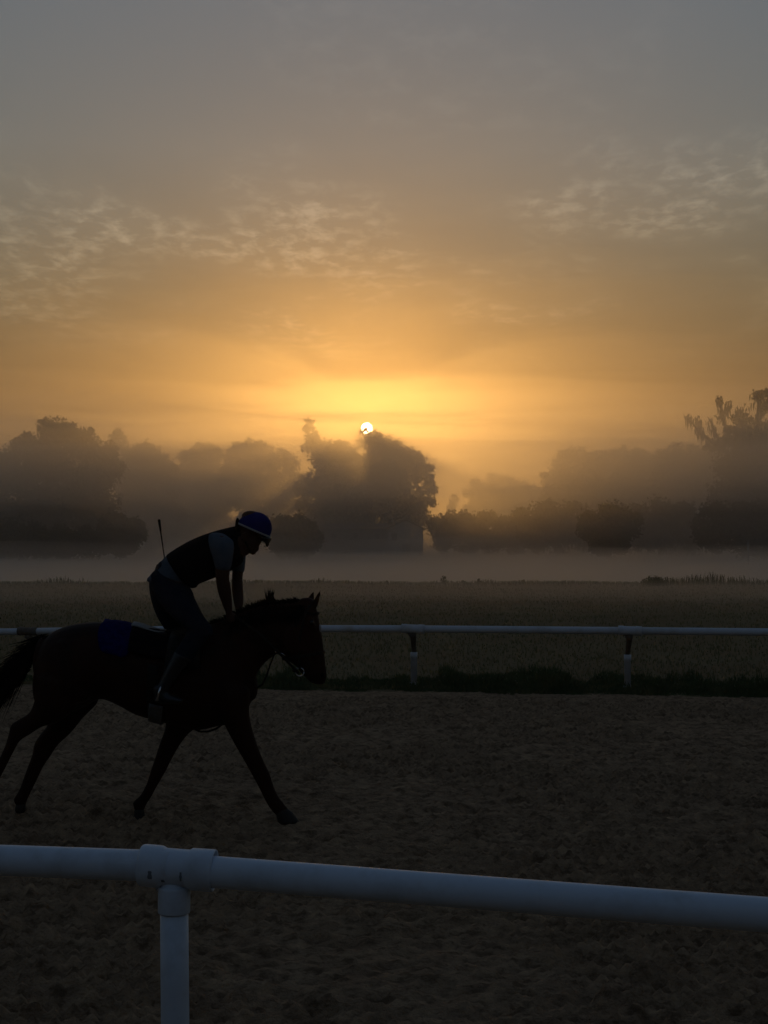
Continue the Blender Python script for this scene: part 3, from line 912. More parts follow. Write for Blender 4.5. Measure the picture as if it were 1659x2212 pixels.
def interp_rail(i0, i1):
    pts = fr[i0:i1 + 1]; out = []
    for i in range(len(pts) - 1):
        for k_ in range(8): out.append(pts[i].lerp(pts[i + 1], k_ / 8))
    return out + [pts[-1]]


for a_, b_ in zip(joints[:-1], joints[1:]):
    g = Geo(); g.tube(interp_rail(a_, b_), 0.052, 20); g.build('rail_pipe', M['pvc_far'], far)
for j_ in joints[1:]:
    c = fr[j_]; lft = j_ == 2
    d_ = (fr[min(j_ + 1, 9)] - fr[j_ - 1]).normalized()
    g = Geo(); lathe(g, c - d_ * .165 + Vector((0, 0, .006)), d_ + Vector((0, 0, -.03)), [(0, .054), (.001, .066), (.07, .067), (.08, .062), (.24, .062), (.25, .067), (.33, .066), (.331, .054)], 24)
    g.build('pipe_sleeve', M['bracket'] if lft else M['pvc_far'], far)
    off = Vector((0.30, 0.16, 0)) if lft else Vector((0.02, 0.34, 0))
    base = Vector((c.x, c.y, 0)) + off
    zj = c.z - (.36 if not lft else .32)
    ng = Geo()
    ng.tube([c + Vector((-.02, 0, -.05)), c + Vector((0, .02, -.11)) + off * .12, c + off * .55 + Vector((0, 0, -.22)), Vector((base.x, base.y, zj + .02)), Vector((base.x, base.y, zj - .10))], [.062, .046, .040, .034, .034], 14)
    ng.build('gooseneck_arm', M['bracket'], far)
    pg = Geo(); lathe(pg, (base.x, base.y, zj), (0, 0, -1), [(0, .040), (0.002, .052), (.085, .052), (.088, .047), (zj + .3, .047)], 20)
    pg.build('post', M['pvc_far'], far)
    ba = Geo(); lathe(ba, (base.x, base.y, .105), (0, 0, -1), [(0, .049), (.001, .058), (.045, .058), (.046, .049)], 20)
    ba.build('post_collar', M['pvc_far'], far)

# ------------------------------------------------------------------ horse
HY = 11.3


def hp(x, y, dy=0.0):
    """horse space: x, y measured on the side view (590 units to the metre), dy = metres away from the middle plane"""
    return ray(x * 0.48, 1061.7 + y * 0.48, HY + dy)


def section(s_, n=20, pw=1.0):
    x1, y1, x2, y2, ry, yc = s_
    a_ = hp(x1, y1, yc); b_ = hp(x2, y2, yc)
    c = (a_ + b_) / 2; u = (a_ - b_) / 2; v = Vector((0, -ry, 0))
    out = []
    for j in range(n):
        t = 2 * math.pi * j / n
        ct, st = math.cos(t), math.sin(t)
        ct = math.copysign(abs(ct) ** pw, ct); st = math.copysign(abs(st) ** pw, st)
        out.append(c + u * ct + v * st)
    return out, c


def loft(g, secs, yc=0.0, n=20, pw=1.0, round_ends=(1, 1)):
    secs = [tuple(q_) + ((yc,) if len(q_) == 5 else ()) for q_ in secs]
    # refine with a Catmull-Rom pass
    S_ = np.array(secs, float); out = []
    for i in range(len(S_) - 1):
        p0 = S_[max(i - 1, 0)]; p1 = S_[i]; p2 = S_[i + 1]; p3 = S_[min(i + 2, len(S_) - 1)]
        for t in (0, .34, .67):
            out.append(0.5 * (2 * p1 + (p2 - p0) * t + (2 * p0 - 5 * p1 + 4 * p2 - p3) * t * t + (3 * p1 - p0 - 3 * p2 + p3) * t ** 3))
    out.append(S_[-1])
    R_ = [section(q_, n, pw) for q_ in out]
    rings = [r0[0] for r0 in R_]

    def capr(r, c, dirv, rad):
        return [[c + (p - c) * k_ + dirv * rad * d_ for p in r] for k_, d_ in ((.88, .35), (.6, .62), (.2, .75))]
    if round_ends[0]:
        c = R_[0][1]; dv = (c - R_[1][1]).normalized(); rad = out[0][4]
        rings = capr(rings[0], c, dv, rad)[::-1] + rings
    if round_ends[1]:
        c = R_[-1][1]; dv = (c - R_[-2][1]).normalized(); rad = out[-1][4]
        rings = rings + capr(rings[-1], c, dv, rad)
    g.rings(rings)
    return out


TORSO = [(205, 668, 160, 830, .12), (240, 632, 163, 940, .20), (305, 604, 235, 1005, .26), (380, 590, 350, 985, .275), (470, 587, 450, 935, .27), (560, 596, 530, 958, .275), (640, 622, 620, 1006, .29), (740, 642, 725, 1034, .29),
         (830, 630, 812, 1062, .27), (905, 608, 900, 1074, .25), (975, 592, 985, 1056, .235), (1035, 630, 1060, 1043, .20), (1085, 710, 1108, 1000, .15), (1108, 770, 1132, 945, .09)]
NECK = [(880, 625, 1010, 1010, .15), (975, 586, 1085, 960, .135), (1050, 556, 1134, 880, .115), (1125, 527, 1163, 812, .10), (1200, 508, 1200, 765, .085), (1270, 502, 1240, 737, .078), (1335, 496, 1290, 700, .07)]
HEAD = [(1335, 500, 1418, 502, .055), (1298, 560, 1430, 545, .085), (1262, 640, 1441, 600, .105), (1240, 705, 1451, 655, .10), (1280, 752, 1460, 725, .078), (1330, 783, 1467, 785, .062), (1352, 812, 1471, 822, .058), (1385, 846, 1466, 852, .048)]
body = Geo()
loft(body, TORSO, 0, 28)
loft(body, NECK, 0, 20)
loft(body, HEAD, 0, 20, .9)
FORE_N = [(990, 930, 1128, 900, .085), (1005, 1030, 1124, 1000, .085), (1040, 1105, 1143, 1085, .068), (1082, 1180, 1168, 1160, .053), (1118, 1243, 1194, 1222, .043), (1140, 1283, 1216, 1268, .043), (1164, 1328, 1228, 1306, .033), (1193, 1388, 1250, 1362, .028), (1218, 1428, 1277, 1400, .036), (1242, 1456, 1300, 1428, .030)]
FORE_F = [(790, 900, 940, 930, .085), (755, 1000, 900, 1045, .085), (745, 1068, 850, 1092, .066), (723, 1130, 810, 1145, .052), (701, 1200, 772, 1213, .044), (684, 1250, 748, 1262, .042), (666, 1308, 716, 1318, .031), (637, 1365, 684, 1377, .028), (604, 1398, 664, 1408, .036), (610, 1432, 653, 1434, .030)]
HIND_F = [(235, 880, 455, 900, .12), (245, 960, 440, 955, .11), (218, 1050, 378, 1018, .085), (186, 1092, 325, 1085, .068), (160, 1135, 268, 1138, .055), (150, 1185, 232, 1192, .044), (133, 1232, 200, 1240, .034), (112, 1290, 172, 1300, .031), (92, 1345, 146, 1352, .031), (68, 1386, 128, 1392, .038), (80, 1412, 122, 1414, .031)]
HIND_N = [(160, 830, 380, 880, .14), (162, 920, 345, 975, .125), (140, 990, 262, 1040, .09), (96, 1022, 196, 1058, .066), (56, 1048, 140, 1094, .054), (45, 1090, 96, 1122, .044), (28, 1145, 70, 1166, .034), (3, 1200, 45, 1216, .031), (-30, 1268, 12, 1282, .031), (-62, 1312, -12, 1332, .038), (-70, 1350, -34, 1362, .030)]
loft(body, FORE_N, -.13, 14); loft(body, FORE_F, .12, 14); loft(body, HIND_F, .13, 14); loft(body, HIND_N, -.14, 14)
# shoulder, stifle and cheek muscle
loft(body, [(960, 760, 1010, 760, .05), (930, 850, 1060, 850, .10), (940, 930, 1100, 920, .11), (990, 1010, 1110, 1000, .08)], -.13, 14)
loft(body, [(900, 760, 950, 760, .05), (850, 860, 990, 860, .10), (820, 950, 960, 950, .10), (800, 1020, 900, 1040, .07)], .12, 14)
loft(body, [(250, 700, 340, 690, .08), (220, 800, 400, 790, .13), (240, 900, 420, 900, .12)], -.15, 14)
loft(body, [(250, 700, 340, 690, .08), (240, 800, 420, 790, .13), (260, 900, 440, 900, .12)], .15, 14)
loft(body, [(1275, 620, 1370, 600, .03), (1265, 680, 1370, 660, .035), (1300, 730, 1380, 710, .02)], -.085, 12)
loft(body, [(1275, 620, 1370, 600, .03), (1265, 680, 1370, 660, .035), (1300, 730, 1380, 710, .02)], .085, 12)
# ears, brow, lips
loft(body, [(1372, 505, 1415, 515, .022), (1384, 482, 1416, 488, .020), (1397, 462, 1415, 468, .014), (1410, 447, 1415, 449, .005)], .045, 10)
loft(body, [(1392, 520, 1428, 522, .022), (1408, 495, 1436, 498, .020), (1422, 468, 1442, 472, .013), (1442, 440, 1446, 442, .004)], -.045, 10)
loft(body, [(1380, 580, 1410, 572, .018), (1384, 602, 1418, 594, .022), (1398, 620, 1420, 612, .012)], -.085, 10)
loft(body, [(1380, 580, 1410, 572, .018), (1384, 602, 1418, 594, .022), (1398, 620, 1420, 612, .012)], .085, 10)
loft(body, [(1372, 832, 1400, 838, .03), (1392, 850, 1425, 864, .034), (1405, 858, 1445, 868, .028)], 0, 10)
horse_c = hp(640, 1480)
horse = empty('horse', (horse_c.x, HY, 0.0), 'dark bay racehorse cantering to the right with a rider up', 'horse')
hb = body.build('body', M['coat'], horse)
fuse(hb, 0.011, 4, 0.5)
# hooves
for secs, yc in (([(1243, 1450, 1300, 1430, .034), (1248, 1470, 1322, 1448, .040), (1252, 1494, 1352, 1490, .050)], -.13), ([(609, 1436, 655, 1436, .033), (607, 1455, 656, 1457, .040), (600, 1481, 656, 1482, .047)], .12),
                 ([(79, 1408, 123, 1410, .034), (74, 1428, 122, 1430, .040), (80, 1446, 118, 1444, .036)], .13), ([(-74, 1352, -34, 1366, .034), (-92, 1378, -44, 1386, .040), (-108, 1392, -62, 1404, .036)], -.14)):
    g = Geo(); loft(g, secs, yc, 16, round_ends=(1, 0)); g.build('hoof', M['hoof'], horse)
for s_ in (-1, 1):
    g = Geo(); g.ball(hp(1402, 590, s_ * .098), .019); g.build('eye', M['eye'], horse)
    g = Geo(); g.ball(hp(1452, 826, s_ * .048), (.014, .008, .018)); g.build('nostril', M['points'], horse)
g = Geo(); g.ball(hp(1440, 618, -.012), (.012, .03, .035), 12, 8); g.build('star_marking', M['blaze'], horse)


def hair(name, roots, n, length, direc, wid, jitter, parent, curl=.3, m='points'):
    """locks of hair as tapered bent ribbons"""
    V = []; Fq = []
    for i in range(n):
        k_ = random.random() * (len(roots) - 1); a = int(k_); t = k_ - a
        p = Vector(roots[a][0]).lerp(Vector(roots[a + 1][0]), t)
        d = (Vector(roots[a][1]).lerp(Vector(roots[a + 1][1]), t)).normalized()
        ln = (roots[a][2] * (1 - t) + roots[a + 1][2] * t) * (.55 + .6 * random.random())
        p = p + Vector([(random.random() - .5) * j_ for j_ in jitter])
        d = (d + Vector([(random.random() - .5) * .55 for _ in range(3)])).normalized()
        side = d.cross(Vector((random.random() - .5, -1, random.random() - .5))).normalized()
        c = Vector(((random.random() - .5) * curl * .5, (random.random() - .5) * curl * .5, -curl * random.random())) * ln
        o = len(V)
        for s_, w_ in ((0, 1), (.35, .9), (.7, .6), (1, .08)):
            q_ = p + d * ln * s_ + c * s_ * s_
            V += [q_ - side * wid * w_, q_ + side * wid * w_]
        Fq += [(o, o + 1, o + 3, o + 2), (o + 2, o + 3, o + 5, o + 4), (o + 4, o + 5, o + 7, o + 6)]
    return tag(np_mesh(name, [tuple(v) for v in V], Fq, M[m], parent), kind='stuff')


mr = [(hp(955, 606), (-.5, 0, .35), .05), (hp(985, 592), (-.5, 0, .5), .05), (hp(1040, 566), (-.4, 0, .5), .04), (hp(1100, 540), (-.5, 0, .55), .05), (hp(1150, 522), (-.5, 0, .6), .05), (hp(1195, 508), (-.3, 0, .8), .05),
      (hp(1240, 505), (-.4, 0, .7), .03), (hp(1300, 502), (-.6, 0, .6), .045), (hp(1335, 500), (-.5, 0, .7), .055), (hp(1365, 502), (-.5, 0, .5), .03)]
hair('mane', mr, 900, 1, None, .0035, (.02, .05, .02), horse)
hair('mane_lock', [(hp(1203, 508), (-.05, 0, 1), .10), (hp(1215, 504), (.15, 0, 1), .10), (hp(1232, 506), (-.25, 0, 1), .06), (hp(1246, 508), (-.5, 0, .9), .04)], 220, 1, None, .003, (.012, .03, .01), horse, curl=-.25)
hair('mane_near_side', [(q_[0] + Vector((.01, -.07, -.03)), (-.25, -.35, -1), .11) for q_ in mr[2:]], 420, 1, None, .004, (.02, .03, .04), horse)
# tail: a streaming bundle
g = Geo()
loft(g, [(230, 640, 196, 700, .035), (185, 668, 150, 745, .05), (130, 712, 130, 812, .055), (75, 768, 95, 868, .055), (28, 830, 40, 912, .05), (-20, 880, -12, 960, .04), (-70, 940, -58, 1005, .02)], 0, 14)
tail = g.build('tail', M['points'], horse)
hair('tail_hair', [(hp(225, 668), (-.8, 0, -.25), .25), (hp(150, 720), (-.75, 0, -.6), .35), (hp(95, 800), (-.65, 0, -.75), .35), (hp(25, 880), (-.65, 0, -.75), .4)], 900, 1, None, .003, (.10, .07, .11), horse, curl=.1)


def torso_pt(x, th, off=0.012):
    """a point on the trunk: x along the back, th from the spine (0) over the near flank (90) to the belly (180 degrees)"""
    T_ = TORSO
    i = 0
    while i < len(T_) - 2 and x > T_[i + 1][0]: i += 1
    t = (x - T_[i][0]) / (T_[i + 1][0] - T_[i][0])
    q_ = [T_[i][k_] * (1 - t) + T_[i + 1][k_] * t for k_ in range(5)]
    a_ = hp(q_[0], q_[1]); b_ = hp(q_[2], q_[3]); c = (a_ + b_) / 2; u = (a_ - b_) / 2; v = Vector((0, -q_[4], 0))
    n_ = (u * math.cos(th) / max(u.length, .01) ** 1 * q_[4] + v * math.sin(th) * u.length / q_[4]).normalized()
    return c + u * math.cos(th) + v * math.sin(th) + n_ * off


def patch_on(g, xf, ths, off=.014, th=.006, nx=14, wob=0.0):
    """closed pad lying on the trunk; xf(t, s) gives the x position"""
    rows = []
    for i in range(len(ths)):
        row = []
        for j in range(nx + 1):
            x = xf(j / nx, ths[i]); o = off + wob * math.sin(j * 1.3 + i * .8)
            row.append((torso_pt(x, ths[i], o + th), torso_pt(x, ths[i], o - th)))
        rows.append(row)
    o = len(g.v); W = nx + 1; Nn = len(ths) * W
    g.v += [tuple(p[0]) for r0 in rows for p in r0] + [tuple(p[1]) for r0 in rows for p in r0]
    for i in range(len(ths) - 1):
        for j in range(nx):
            a = o + i * W + j
            g.f.append((a, a + 1, a + 1 + W, a + W)); g.f.append((a + Nn, a + W + Nn, a + 1 + W + Nn, a + 1 + Nn))
    for j in range(nx):
        a = o + j; g.f.append((a, a + Nn, a + 1 + Nn, a + 1)); a = o + (len(ths) - 1) * W + j; g.f.append((a, a + 1, a + 1 + Nn, a + Nn))
    for i in range(len(ths) - 1):
        a = o + i * W; g.f.append((a, a + W, a + W + Nn, a + Nn)); a = o + i * W + nx; g.f.append((a, a + Nn, a + W + Nn, a + W))


# blue cloth over the loins
g = Geo()
th_ = [R(a * 74 / 18.0) for a in range(-18, 19)]


def xf_blue(t, th):
    f = abs(th) / R(74); k_ = 1 - math.sqrt(max(0, 1 - max(0, (f - .62) / .38) ** 2)); l = 474 - 6 * f + 44 * k_ + 3 * math.sin(f * 9); r = 618 + 4 * f - 40 * k_ + 3 * math.sin(f * 7 + 1)
    return l + (r - l) * t


patch_on(g, xf_blue, th_, .020, .004, 14, .003)
cloth = g.build('saddle_cloth', M['blue'])
tag(cloth, 'square royal blue cloth lying on the horse behind the saddle', 'saddle cloth')
# pale pad whose rear edge curls up behind the saddle
g = Geo()
patch_on(g, lambda t, th: 604 + 6 * abs(th) + (320 - 12 * abs(th)) * t, [R(a) for a in range(-62, 63, 4)], .022, .008, 18, .002)
pad_ = g.build('saddle_pad', M['vest'])
tag(pad_, 'dark pad under the saddle with a pale raised rear edge', 'saddle pad')
g = Geo()
pts = [hp(602, 596), hp(620, 599), hp(645, 606), hp(675, 617), hp(705, 626), hp(748, 632)]
g.strap([p + Vector((0, -.03, .004)) for p in pts], (0, -.2, 1), .10, .006)
g.tube([p + Vector((0, -.085, -.002)) for p in pts], .009, 8)
g.build('pad_roll', M['towel'], pad_)

# exercise saddle
sc_ = hp(840, 640)
saddle = empty('saddle', (sc_.x, HY, sc_.z), 'small dark exercise saddle under the crouching rider', 'saddle')
g = Geo()
loft(g, [(705, 622, 715, 668, .10), (735, 622, 740, 672, .14), (790, 628, 790, 668, .13), (850, 618, 850, 662, .11), (905, 598, 905, 650, .09), (925, 590, 925, 640, .06)], 0, 18)
fuse(g.build('saddle_seat', M['leather'], saddle), .012, 4)
for s_ in (-1, 1):
    g = Geo()
    secs = []
    rows = [[torso_pt(x, s_ * a, .034) for x in (780 - 10 * (a - .5), 820, 870, 915 + 8 * (a - .5))] for a in (.30, .6, .9, 1.15, 1.35)]
    V_ = [tuple(p) for r0 in rows for p in r0]
    F_ = [(i * 4 + j, i * 4 + j + 1, i * 4 + j + 5, i * 4 + j + 4) for i in range(4) for j in range(3)]
    fo = link_mesh('saddle_flap', V_, F_, M['leather'], saddle)
    md = fo.modifiers.new('t', 'SOLIDIFY'); md.thickness = .008
    # stirrup leather and iron
    y_ = s_ * .37
    g = Geo(); g.strap([torso_pt(800, s_ * .9, .05), hp(752, 780, y_ * .98), hp(733, 862, y_)], (0, s_, 0), .024, .003); g.build('stirrup_leather', M['leather'], saddle)
    g = Geo()
    top = hp(731, 868, y_)
    b0 = hp(709, 938, y_ - .055 * s_); b1 = hp(709, 938, y_ + .055 * s_)
    g.tube([top, top.lerp(b0, .25) + Vector((0, -.03 * s_, 0)), b0], [.006, .008, .010], 8); g.tube([top, top.lerp(b1, .25) + Vector((0, .03 * s_, 0)), b1], [.006, .008, .010], 8); g.tube([b0, b1], .012, 8)
    st_ = g.build('stirrup_iron', M['steel'], saddle)
g = Geo()
patch_on(g, lambda t, th: 700 + 44 * t, [R(a) for a in range(70, 291, 5)], .006, .005, 4)
gi_ = g.build('girth', M['leather'], saddle)
g = Geo()
patch_on(g, lambda t, th: 690 + 20 * abs(math.pi - th) + (64 + 8 * math.cos(th)) * t, [R(a) for a in range(122, 239, 4)], .016, .006, 5)
g.build('girth_sleeve', M['girth'], saddle)
g = Geo(); g.tube([hp(880, 1070), hp(905, 1081), hp(940, 1080), hp(975, 1068), hp(1000, 1050)], .008, 8); g.build('martingale_strap', M['leather'], saddle)

# bridle
bc = hp(1370, 600)
bridle = empty('bridle', (bc.x, HY, bc.z), 'dark leather bridle with reins and a bit on the horse\'s head', 'bridle')


def head_loop(name, t0, t1, wid, m='leather', off=.008):
    """strap round the head between two points on its rear and front outlines"""
    a_ = Vector(hp(*t0)); b_ = Vector(hp(*t1)); c = (a_ + b_) / 2
    ry = t_ry
    pts = []; nor = []
    for k_ in range(25):
        th = 2 * math.pi * k_ / 24
        u = (a_ - b_) / 2
        d_ = u.normalized()
        p = c + d_ * (u.length + off) * math.copysign(abs(math.cos(th)) ** .9, math.cos(th)) + Vector((0, -(ry + off), 0)) * math.copysign(abs(math.sin(th)) ** .9, math.sin(th))
        pts.append(p); nor.append((d_ * math.cos(th) + Vector((0, -math.sin(th), 0))).normalized())
    g = Geo(); rings = []
    ax_ = (a_ - b_).normalized().cross(Vector((0, 1, 0))).normalized()
    for p, n_ in zip(pts, nor):
        rings.append([p + ax_ * wid / 2 + n_ * .003, p - ax_ * wid / 2 + n_ * .003, p - ax_ * wid / 2 - n_ * .003, p + ax_ * wid / 2 - n_ * .003])
    g.rings(rings, False)
    return g.build(name, M[m], bridle, False)


t_ry = .084; head_loop('noseband', (1276, 752), (1458, 722), .022)
t_ry = .100; head_loop('throat_latch', (1248, 716), (1408, 500), .014)
t_ry = .088; head_loop('browband', (1372, 545), (1432, 548), .018)
for s_ in (-1, 1):
    g = Geo(); g.strap([hp(1392, 512, s_ * .06), hp(1372, 560, s_ * .098), hp(1352, 640, s_ * .118), hp(1345, 710, s_ * .098), hp(1348, 770, s_ * .080), hp(1350, 800, s_ * .070)], (0, s_, 0), .018, .003); g.build('cheek_strap', M['leather'], bridle)
    g = Geo()
    c = hp(1350, 812, s_ * .068)
    g.tube([c + Vector((math.cos(a) * .032, 0, math.sin(a) * .032)) for a in [2 * math.pi * k_ / 16 for k_ in range(17)]], .005, 6); g.build('bit_ring', M['steel'], bridle)
    g = Geo(); g.strap([hp(1345, 818, s_ * .07), hp(1270, 740, s_ * .12), hp(1180, 650, s_ * .15), hp(1100, 590, s_ * .13), hp(1058, 562, s_ * .09)], (0, s_, .2), .018, .003); g.build('rein', M['leather'], bridle)
g = Geo(); g.strap([hp(1236, 730, -.05), hp(1218, 778, -.06), hp(1200, 830, -.06), hp(1183, 868, -.04), hp(1130, 900, -.02)], (0, -1, 0), .012, .003); g.build('breast_strap', M['leather'], bridle)
g = Geo(); g.tube([hp(1345, 815, .0), hp(1330, 812, 0), hp(1316, 806, 0)], .006, 6); g.build('chin_strap', M['leather'], bridle)
g = Geo(); g.box(hp(1247, 719, -.112), (.030, .006, .016)); g.build('buckle', M['steel'], bridle, False)
g = Geo(); g.tube([hp(1262, 727, -.110), hp(1275, 732, -.108), hp(1287, 740, -.100)], .005, 6); g.build('buckle', M['steel'], bridle)

# ------------------------------------------------------------------ rider
def zz(x, y): return 553 + x * .5833, y * .5833


def rp_(x, y, dy=0.0):
    a, b = zz(x, y); return hp(a, b, dy)


def rl(g, secs, yc=0.0, n=18, pw=1.0, ends=(1, 1), grow=0.0):
    o = []
    for q_ in secs:
        x1, y1 = q_[0], q_[1]; x2, y2 = q_[2], q_[3]
        if grow:
            d = math.hypot(x2 - x1, y2 - y1); k_ = grow * 1000 / d
            x1, y1, x2, y2 = x1 - (x2 - x1) * k_, y1 - (y2 - y1) * k_, x2 + (x2 - x1) * k_, y2 + (y2 - y1) * k_
        a, b = zz(x1, y1); c, d2 = zz(x2, y2)
        o.append((a, b, c, d2, q_[4] + grow) + ((q_[5],) if len(q_) > 5 else (yc,)))
    loft(g, o, yc, n, pw, ends)


rc = rp_(420, 760)
rider = empty('person', (rc.x, HY, rc.z), 'rider in blue helmet, black vest and jeans crouching over the horse\'s neck', 'person')
TR = [(262, 575, 480, 760, .15), (330, 498, 520, 738, .145), (450, 420, 610, 700, .155), (570, 362, 715, 655, .175), (690, 318, 800, 620, .19), (790, 290, 870, 575, .17), (850, 276, 915, 540, .11)]
NK = [(840, 285, 905, 520, .075), (880, 275, 945, 500, .062), (905, 270, 990, 470, .062)]
FC = [(868, 250, 1065, 330, .072), (880, 300, 1075, 370, .075), (893, 340, 1068, 395, .073), (912, 385, 1054, 415, .066), (935, 425, 1049, 440, .055), (965, 462, 1040, 458, .042), (985, 474, 1025, 468, .025)]
CR = [(915, 200, 1060, 185, .06), (890, 230, 1115, 250, .078), (885, 270, 1120, 320, .08), (890, 310, 1085, 350, .076)]
ARM_N = [(680, 375, 820, 375, .055, -.19), (700, 470, 840, 470, .052, -.215), (712, 570, 832, 570, .047, -.22), (716, 660, 822, 660, .045, -.215), (722, 715, 828, 705, .046, -.20), (738, 790, 838, 770, .043, -.17), (768, 870, 845, 850, .035, -.13), (792, 930, 845, 915, .027, -.10), (796, 960, 848, 950, .026, -.09)]
ARM_F = [(800, 375, 920, 375, .055, .19), (830, 470, 945, 470, .052, .21), (845, 570, 938, 570, .046, .21), (842, 660, 925, 660, .043, .20), (840, 730, 928, 730, .044, .18), (845, 800, 932, 800, .040, .15), (856, 860, 932, 860, .033, .11), (868, 905, 922, 905, .026, .085), (872, 935, 925, 935, .026, .075)]
THIGH_N = [(215, 640, 545, 780, .10, -.09), (235, 760, 560, 830, .105, -.13), (290, 860, 590, 890, .10, -.19), (370, 960, 630, 965, .09, -.24), (470, 1050, 680, 1030, .075, -.28), (520, 1110, 700, 1075, .065, -.30)]
THIGH_F = [(205, 650, 500, 780, .10, .09), (203, 740, 500, 830, .105, .13), (222, 850, 480, 900, .10, .19), (262, 960, 500, 980, .09, .24), (315, 1050, 540, 1060, .075, .28), (350, 1120, 560, 1110, .065, .30)]
SHIN_N = [(510, 1060, 690, 1090, .060, -.30), (470, 1140, 620, 1180, .058, -.32), (405, 1240, 530, 1300, .052, -.335), (335, 1370, 430, 1420, .040, -.35), (295, 1460, 375, 1490, .035, -.36), (268, 1520, 350, 1540, .036, -.365)]
SHIN_F = [(360, 1060, 560, 1110, .060, .30), (350, 1140, 490, 1180, .058, .32), (330, 1240, 450, 1290, .052, .335), (300, 1370, 395, 1410, .040, .35), (285, 1460, 365, 1480, .035, .36), (268, 1520, 350, 1540, .036, .365)]
b = Geo()
rl(b, TR, grow=-.008); rl(b, NK); rl(b, FC); rl(b, CR)
rl(b, ARM_N); rl(b, ARM_F)
rl(b, [(240, 600, 500, 770, .15), (215, 690, 530, 800, .165), (230, 780, 520, 840, .15)], grow=-.008)
rl(b, THIGH_N, grow=-.010); rl(b, THIGH_F, grow=-.010); rl(b, SHIN_N, grow=-.008); rl(b, SHIN_F, grow=-.008)
# nose, lips, brow, chin, ears
rl(b, [(1040, 368, 1062, 352, .010), (1038, 398, 1072, 388, .017), (1038, 408, 1062, 404, .014)], 0, 10)
rl(b, [(1020, 428, 1052, 424, .022), (1020, 446, 1050, 446, .022)], 0, 10); rl(b, [(985, 462, 1040, 458, .02), (990, 474, 1030, 470, .016)], 0, 10)
rl(b, [(920, 330, 950, 322, .012), (915, 360, 950, 356, .014), (928, 385, 946, 382, .008)], -.078, 10); rl(b, [(920, 330, 950, 322, .012), (915, 360, 950, 356, .014), (928, 385, 946, 382, .008)], .078, 10)
# hands: palm, four fingers curled round the reins and a thumb on top
for s_, ox, oy in ((-1, 820, 955), (1, 897, 930)):
    y0_ = s_ * .085
    P0 = rp_(ox, oy, y0_)
    b.ball(P0 + Vector((.012, 0, -.020)), (.036, .022, .034), 12, 8)
    for k_ in range(4):
        ln = (.030, .034, .032, .025)[k_]
        k0 = P0 + Vector((.034 - .004 * k_, 0, -.002 - .017 * k_))
        b.tube([P0 + Vector((.01, 0, -.008 - .015 * k_)), k0 + Vector((.006, -.004 * s_, 0)), k0 + Vector((.016, -s_ * .020, -.004)), k0 + Vector((.004, -s_ * (.020 + ln * .5), -.006)), k0 + Vector((-.014, -s_ * (.010 + ln * .4), -.006))], [.0095, .0092, .0088, .0082, .0068], 8)
    b.tube([P0 + Vector((-.004, 0, -.004)), P0 + Vector((.014, -s_ * .016, .014)), P0 + Vector((.034, -s_ * .026, .012)), P0 + Vector((.044, -s_ * .028, .002))], [.012, .0105, .0095, .0072], 8)
pb = b.build('body', M['skin'], rider)
fuse(pb, 0.007, 3, 0.5)
# jeans
g = Geo()
rl(g, [(258, 588, 500, 762, .158), (226, 640, 522, 780, .168), (204, 700, 535, 800, .175), (208, 780, 520, 850, .16)], grow=0)
rl(g, THIGH_N); rl(g, THIGH_F); rl(g, SHIN_N[:4], grow=.004); rl(g, SHIN_F[:4], grow=.004)
fuse(g.build('jeans', M['jeans'], rider), .010, 4)
# shirt: tail at the waist and two short sleeves
g = Geo()
rl(g, [(228, 640, 455, 720, .150), (262, 585, 495, 742, .160), (325, 505, 515, 735, .152), (400, 455, 560, 715, .156)], 0)
rl(g, [(660, 350, 815, 350, .072, -.155), (658, 390, 855, 385, .074, -.19), (672, 450, 858, 450, .072, -.215), (692, 510, 850, 515, .066, -.222), (708, 575, 838, 580, .060, -.222)])
rl(g, [(760, 350, 900, 350, .072, .155), (790, 390, 935, 385, .070, .19), (818, 450, 950, 450, .068, .21), (832, 520, 948, 520, .062, .215), (838, 600, 942, 600, .056, .212)])
fuse(g.build('shirt', M['shirt'], rider), .011, 4)
# padded vest
g = Geo()
rl(g, [(334, 492, 508, 742, .158), (352, 478, 530, 738, .170), (450, 415, 612, 704, .176), (570, 354, 716, 664, .190), (690, 311, 806, 628, .178), (790, 284, 868, 590, .150), (862, 268, 925, 545, .100), (885, 270, 930, 500, .085)], 0, 28, .92, (0, 1))
g.ball(rp_(545, 732, 0), (.03, .12, .014))
vest = fuse(g.build('vest', M['vest'], rider), .011, 3)
# boots
for s_, SH in ((-1, SHIN_N), (1, SHIN_F)):
    g = Geo(); rl(g, SH[2:], grow=.006)
    y_ = s_ * .368
    # foot, heel down, toe forward in the stirrup: horse-space units
    f_ = [(690, 893, 738, 880, .036), (694, 920, 752, 898, .042), (700, 948, 775, 912, .043), (745, 955, 800, 922, .044), (790, 955, 822, 934, .036)]
    loft(g, f_, y_, 16)
    fuse(g.build('boot', M['boot'], rider), .009, 3)
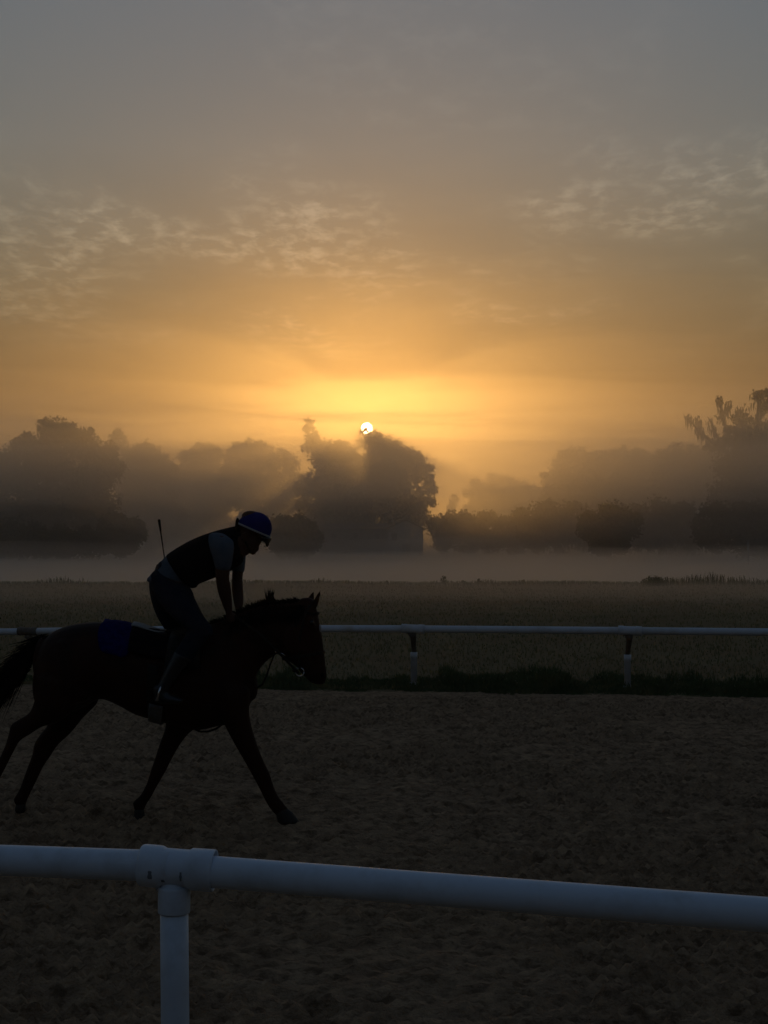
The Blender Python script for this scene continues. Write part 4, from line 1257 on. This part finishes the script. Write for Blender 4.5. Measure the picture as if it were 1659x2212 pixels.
# helmet
g = Geo()
Rm0 = rp_(884, 246); Rm1 = rp_(1128, 352); hc = (Rm0 + Rm1) / 2; ax1 = (Rm1 - Rm0).normalized(); up_ = Vector((-ax1.z, 0, ax1.x)).normalized(); la = (Rm1 - Rm0).length / 2
rings = []
for i in range(15):
    a = (math.pi / 2) * i / 14.2
    k_ = math.cos(a); hgt = math.sin(a) * .150 - .004
    bulge = 1.0 + .045 * math.sin(min(a * 2, math.pi))
    rings.append([hc + ax1 * (la * k_ * bulge * math.cos(2 * math.pi * j / 36)) + Vector((0, -.112 * k_ * bulge * math.sin(2 * math.pi * j / 36), 0)) + up_ * hgt + ax1 * .012 * math.sin(a) for j in range(36)])
g.rings(rings)
hel = g.build('helmet', M['helmet'], rider)
g = Geo()
tr = []
for j in range(37):
    t = 2 * math.pi * j / 36
    nn = (ax1 * math.cos(t) / la + Vector((0, -math.sin(t) / .112, 0))).normalized()
    c = hc + ax1 * (la * 1.045 * math.cos(t)) + Vector((0, -.120 * math.sin(t), 0)) + up_ * .004
    tr.append([c + up_ * .007 + nn * .004, c - up_ * .007 + nn * .004, c - up_ * .007 - nn * .004, c + up_ * .007 - nn * .004])
g.rings(tr, False); g.build('helmet_trim', M['trim'], hel, True)
g = Geo()
rl(g, [(1040, 345, 1118, 342, .070), (1060, 372, 1146, 352, .082), (1084, 390, 1146, 372, .070), (1100, 398, 1132, 392, .045)], 0, 16)
gg = fuse(g.build('goggles', M['goggle'], rider), .008, 2)
g = Geo(); g.strap([rp_(925, 330, -.083), rp_(950, 400, -.072), rp_(985, 466, -.03), rp_(990, 478, 0), rp_(985, 466, .03), rp_(950, 400, .072), rp_(925, 330, .083)], [(0, -1, 0), (0, -1, 0), (0, -.5, -1), (0, 0, -1), (0, .5, -1), (0, 1, 0), (0, 1, 0)], .016, .003); g.build('chin_strap', M['leather'], rider)
g = Geo(); rl(g, [(868, 258, 905, 280, .085), (868, 290, 905, 315, .08), (878, 320, 905, 345, .07)]); g.build('hair', M['points'], rider)
# whip tucked into the back of the waistband
wc = rp_(328, 545)
whip = empty('whip', (wc.x, HY, wc.z), 'thin black whip sticking up from the back of the rider\'s waist', 'whip')
g = Geo(); g.tube([rp_(336, 590, -.03), rp_(324, 530, -.03), rp_(305, 400, -.03), rp_(290, 300, -.03), rp_(281, 235, -.03)], [.0035, .004, .0048, .0055, .006], 8); g.build('shaft', M['points'], whip)
g = Geo(); g.tube([rp_(291, 305, -.03), rp_(285, 262, -.03), rp_(279, 222, -.03), rp_(277, 215, -.03)], [.007, .009, .011, .008], 10); g.build('grip', M['leather'], whip)
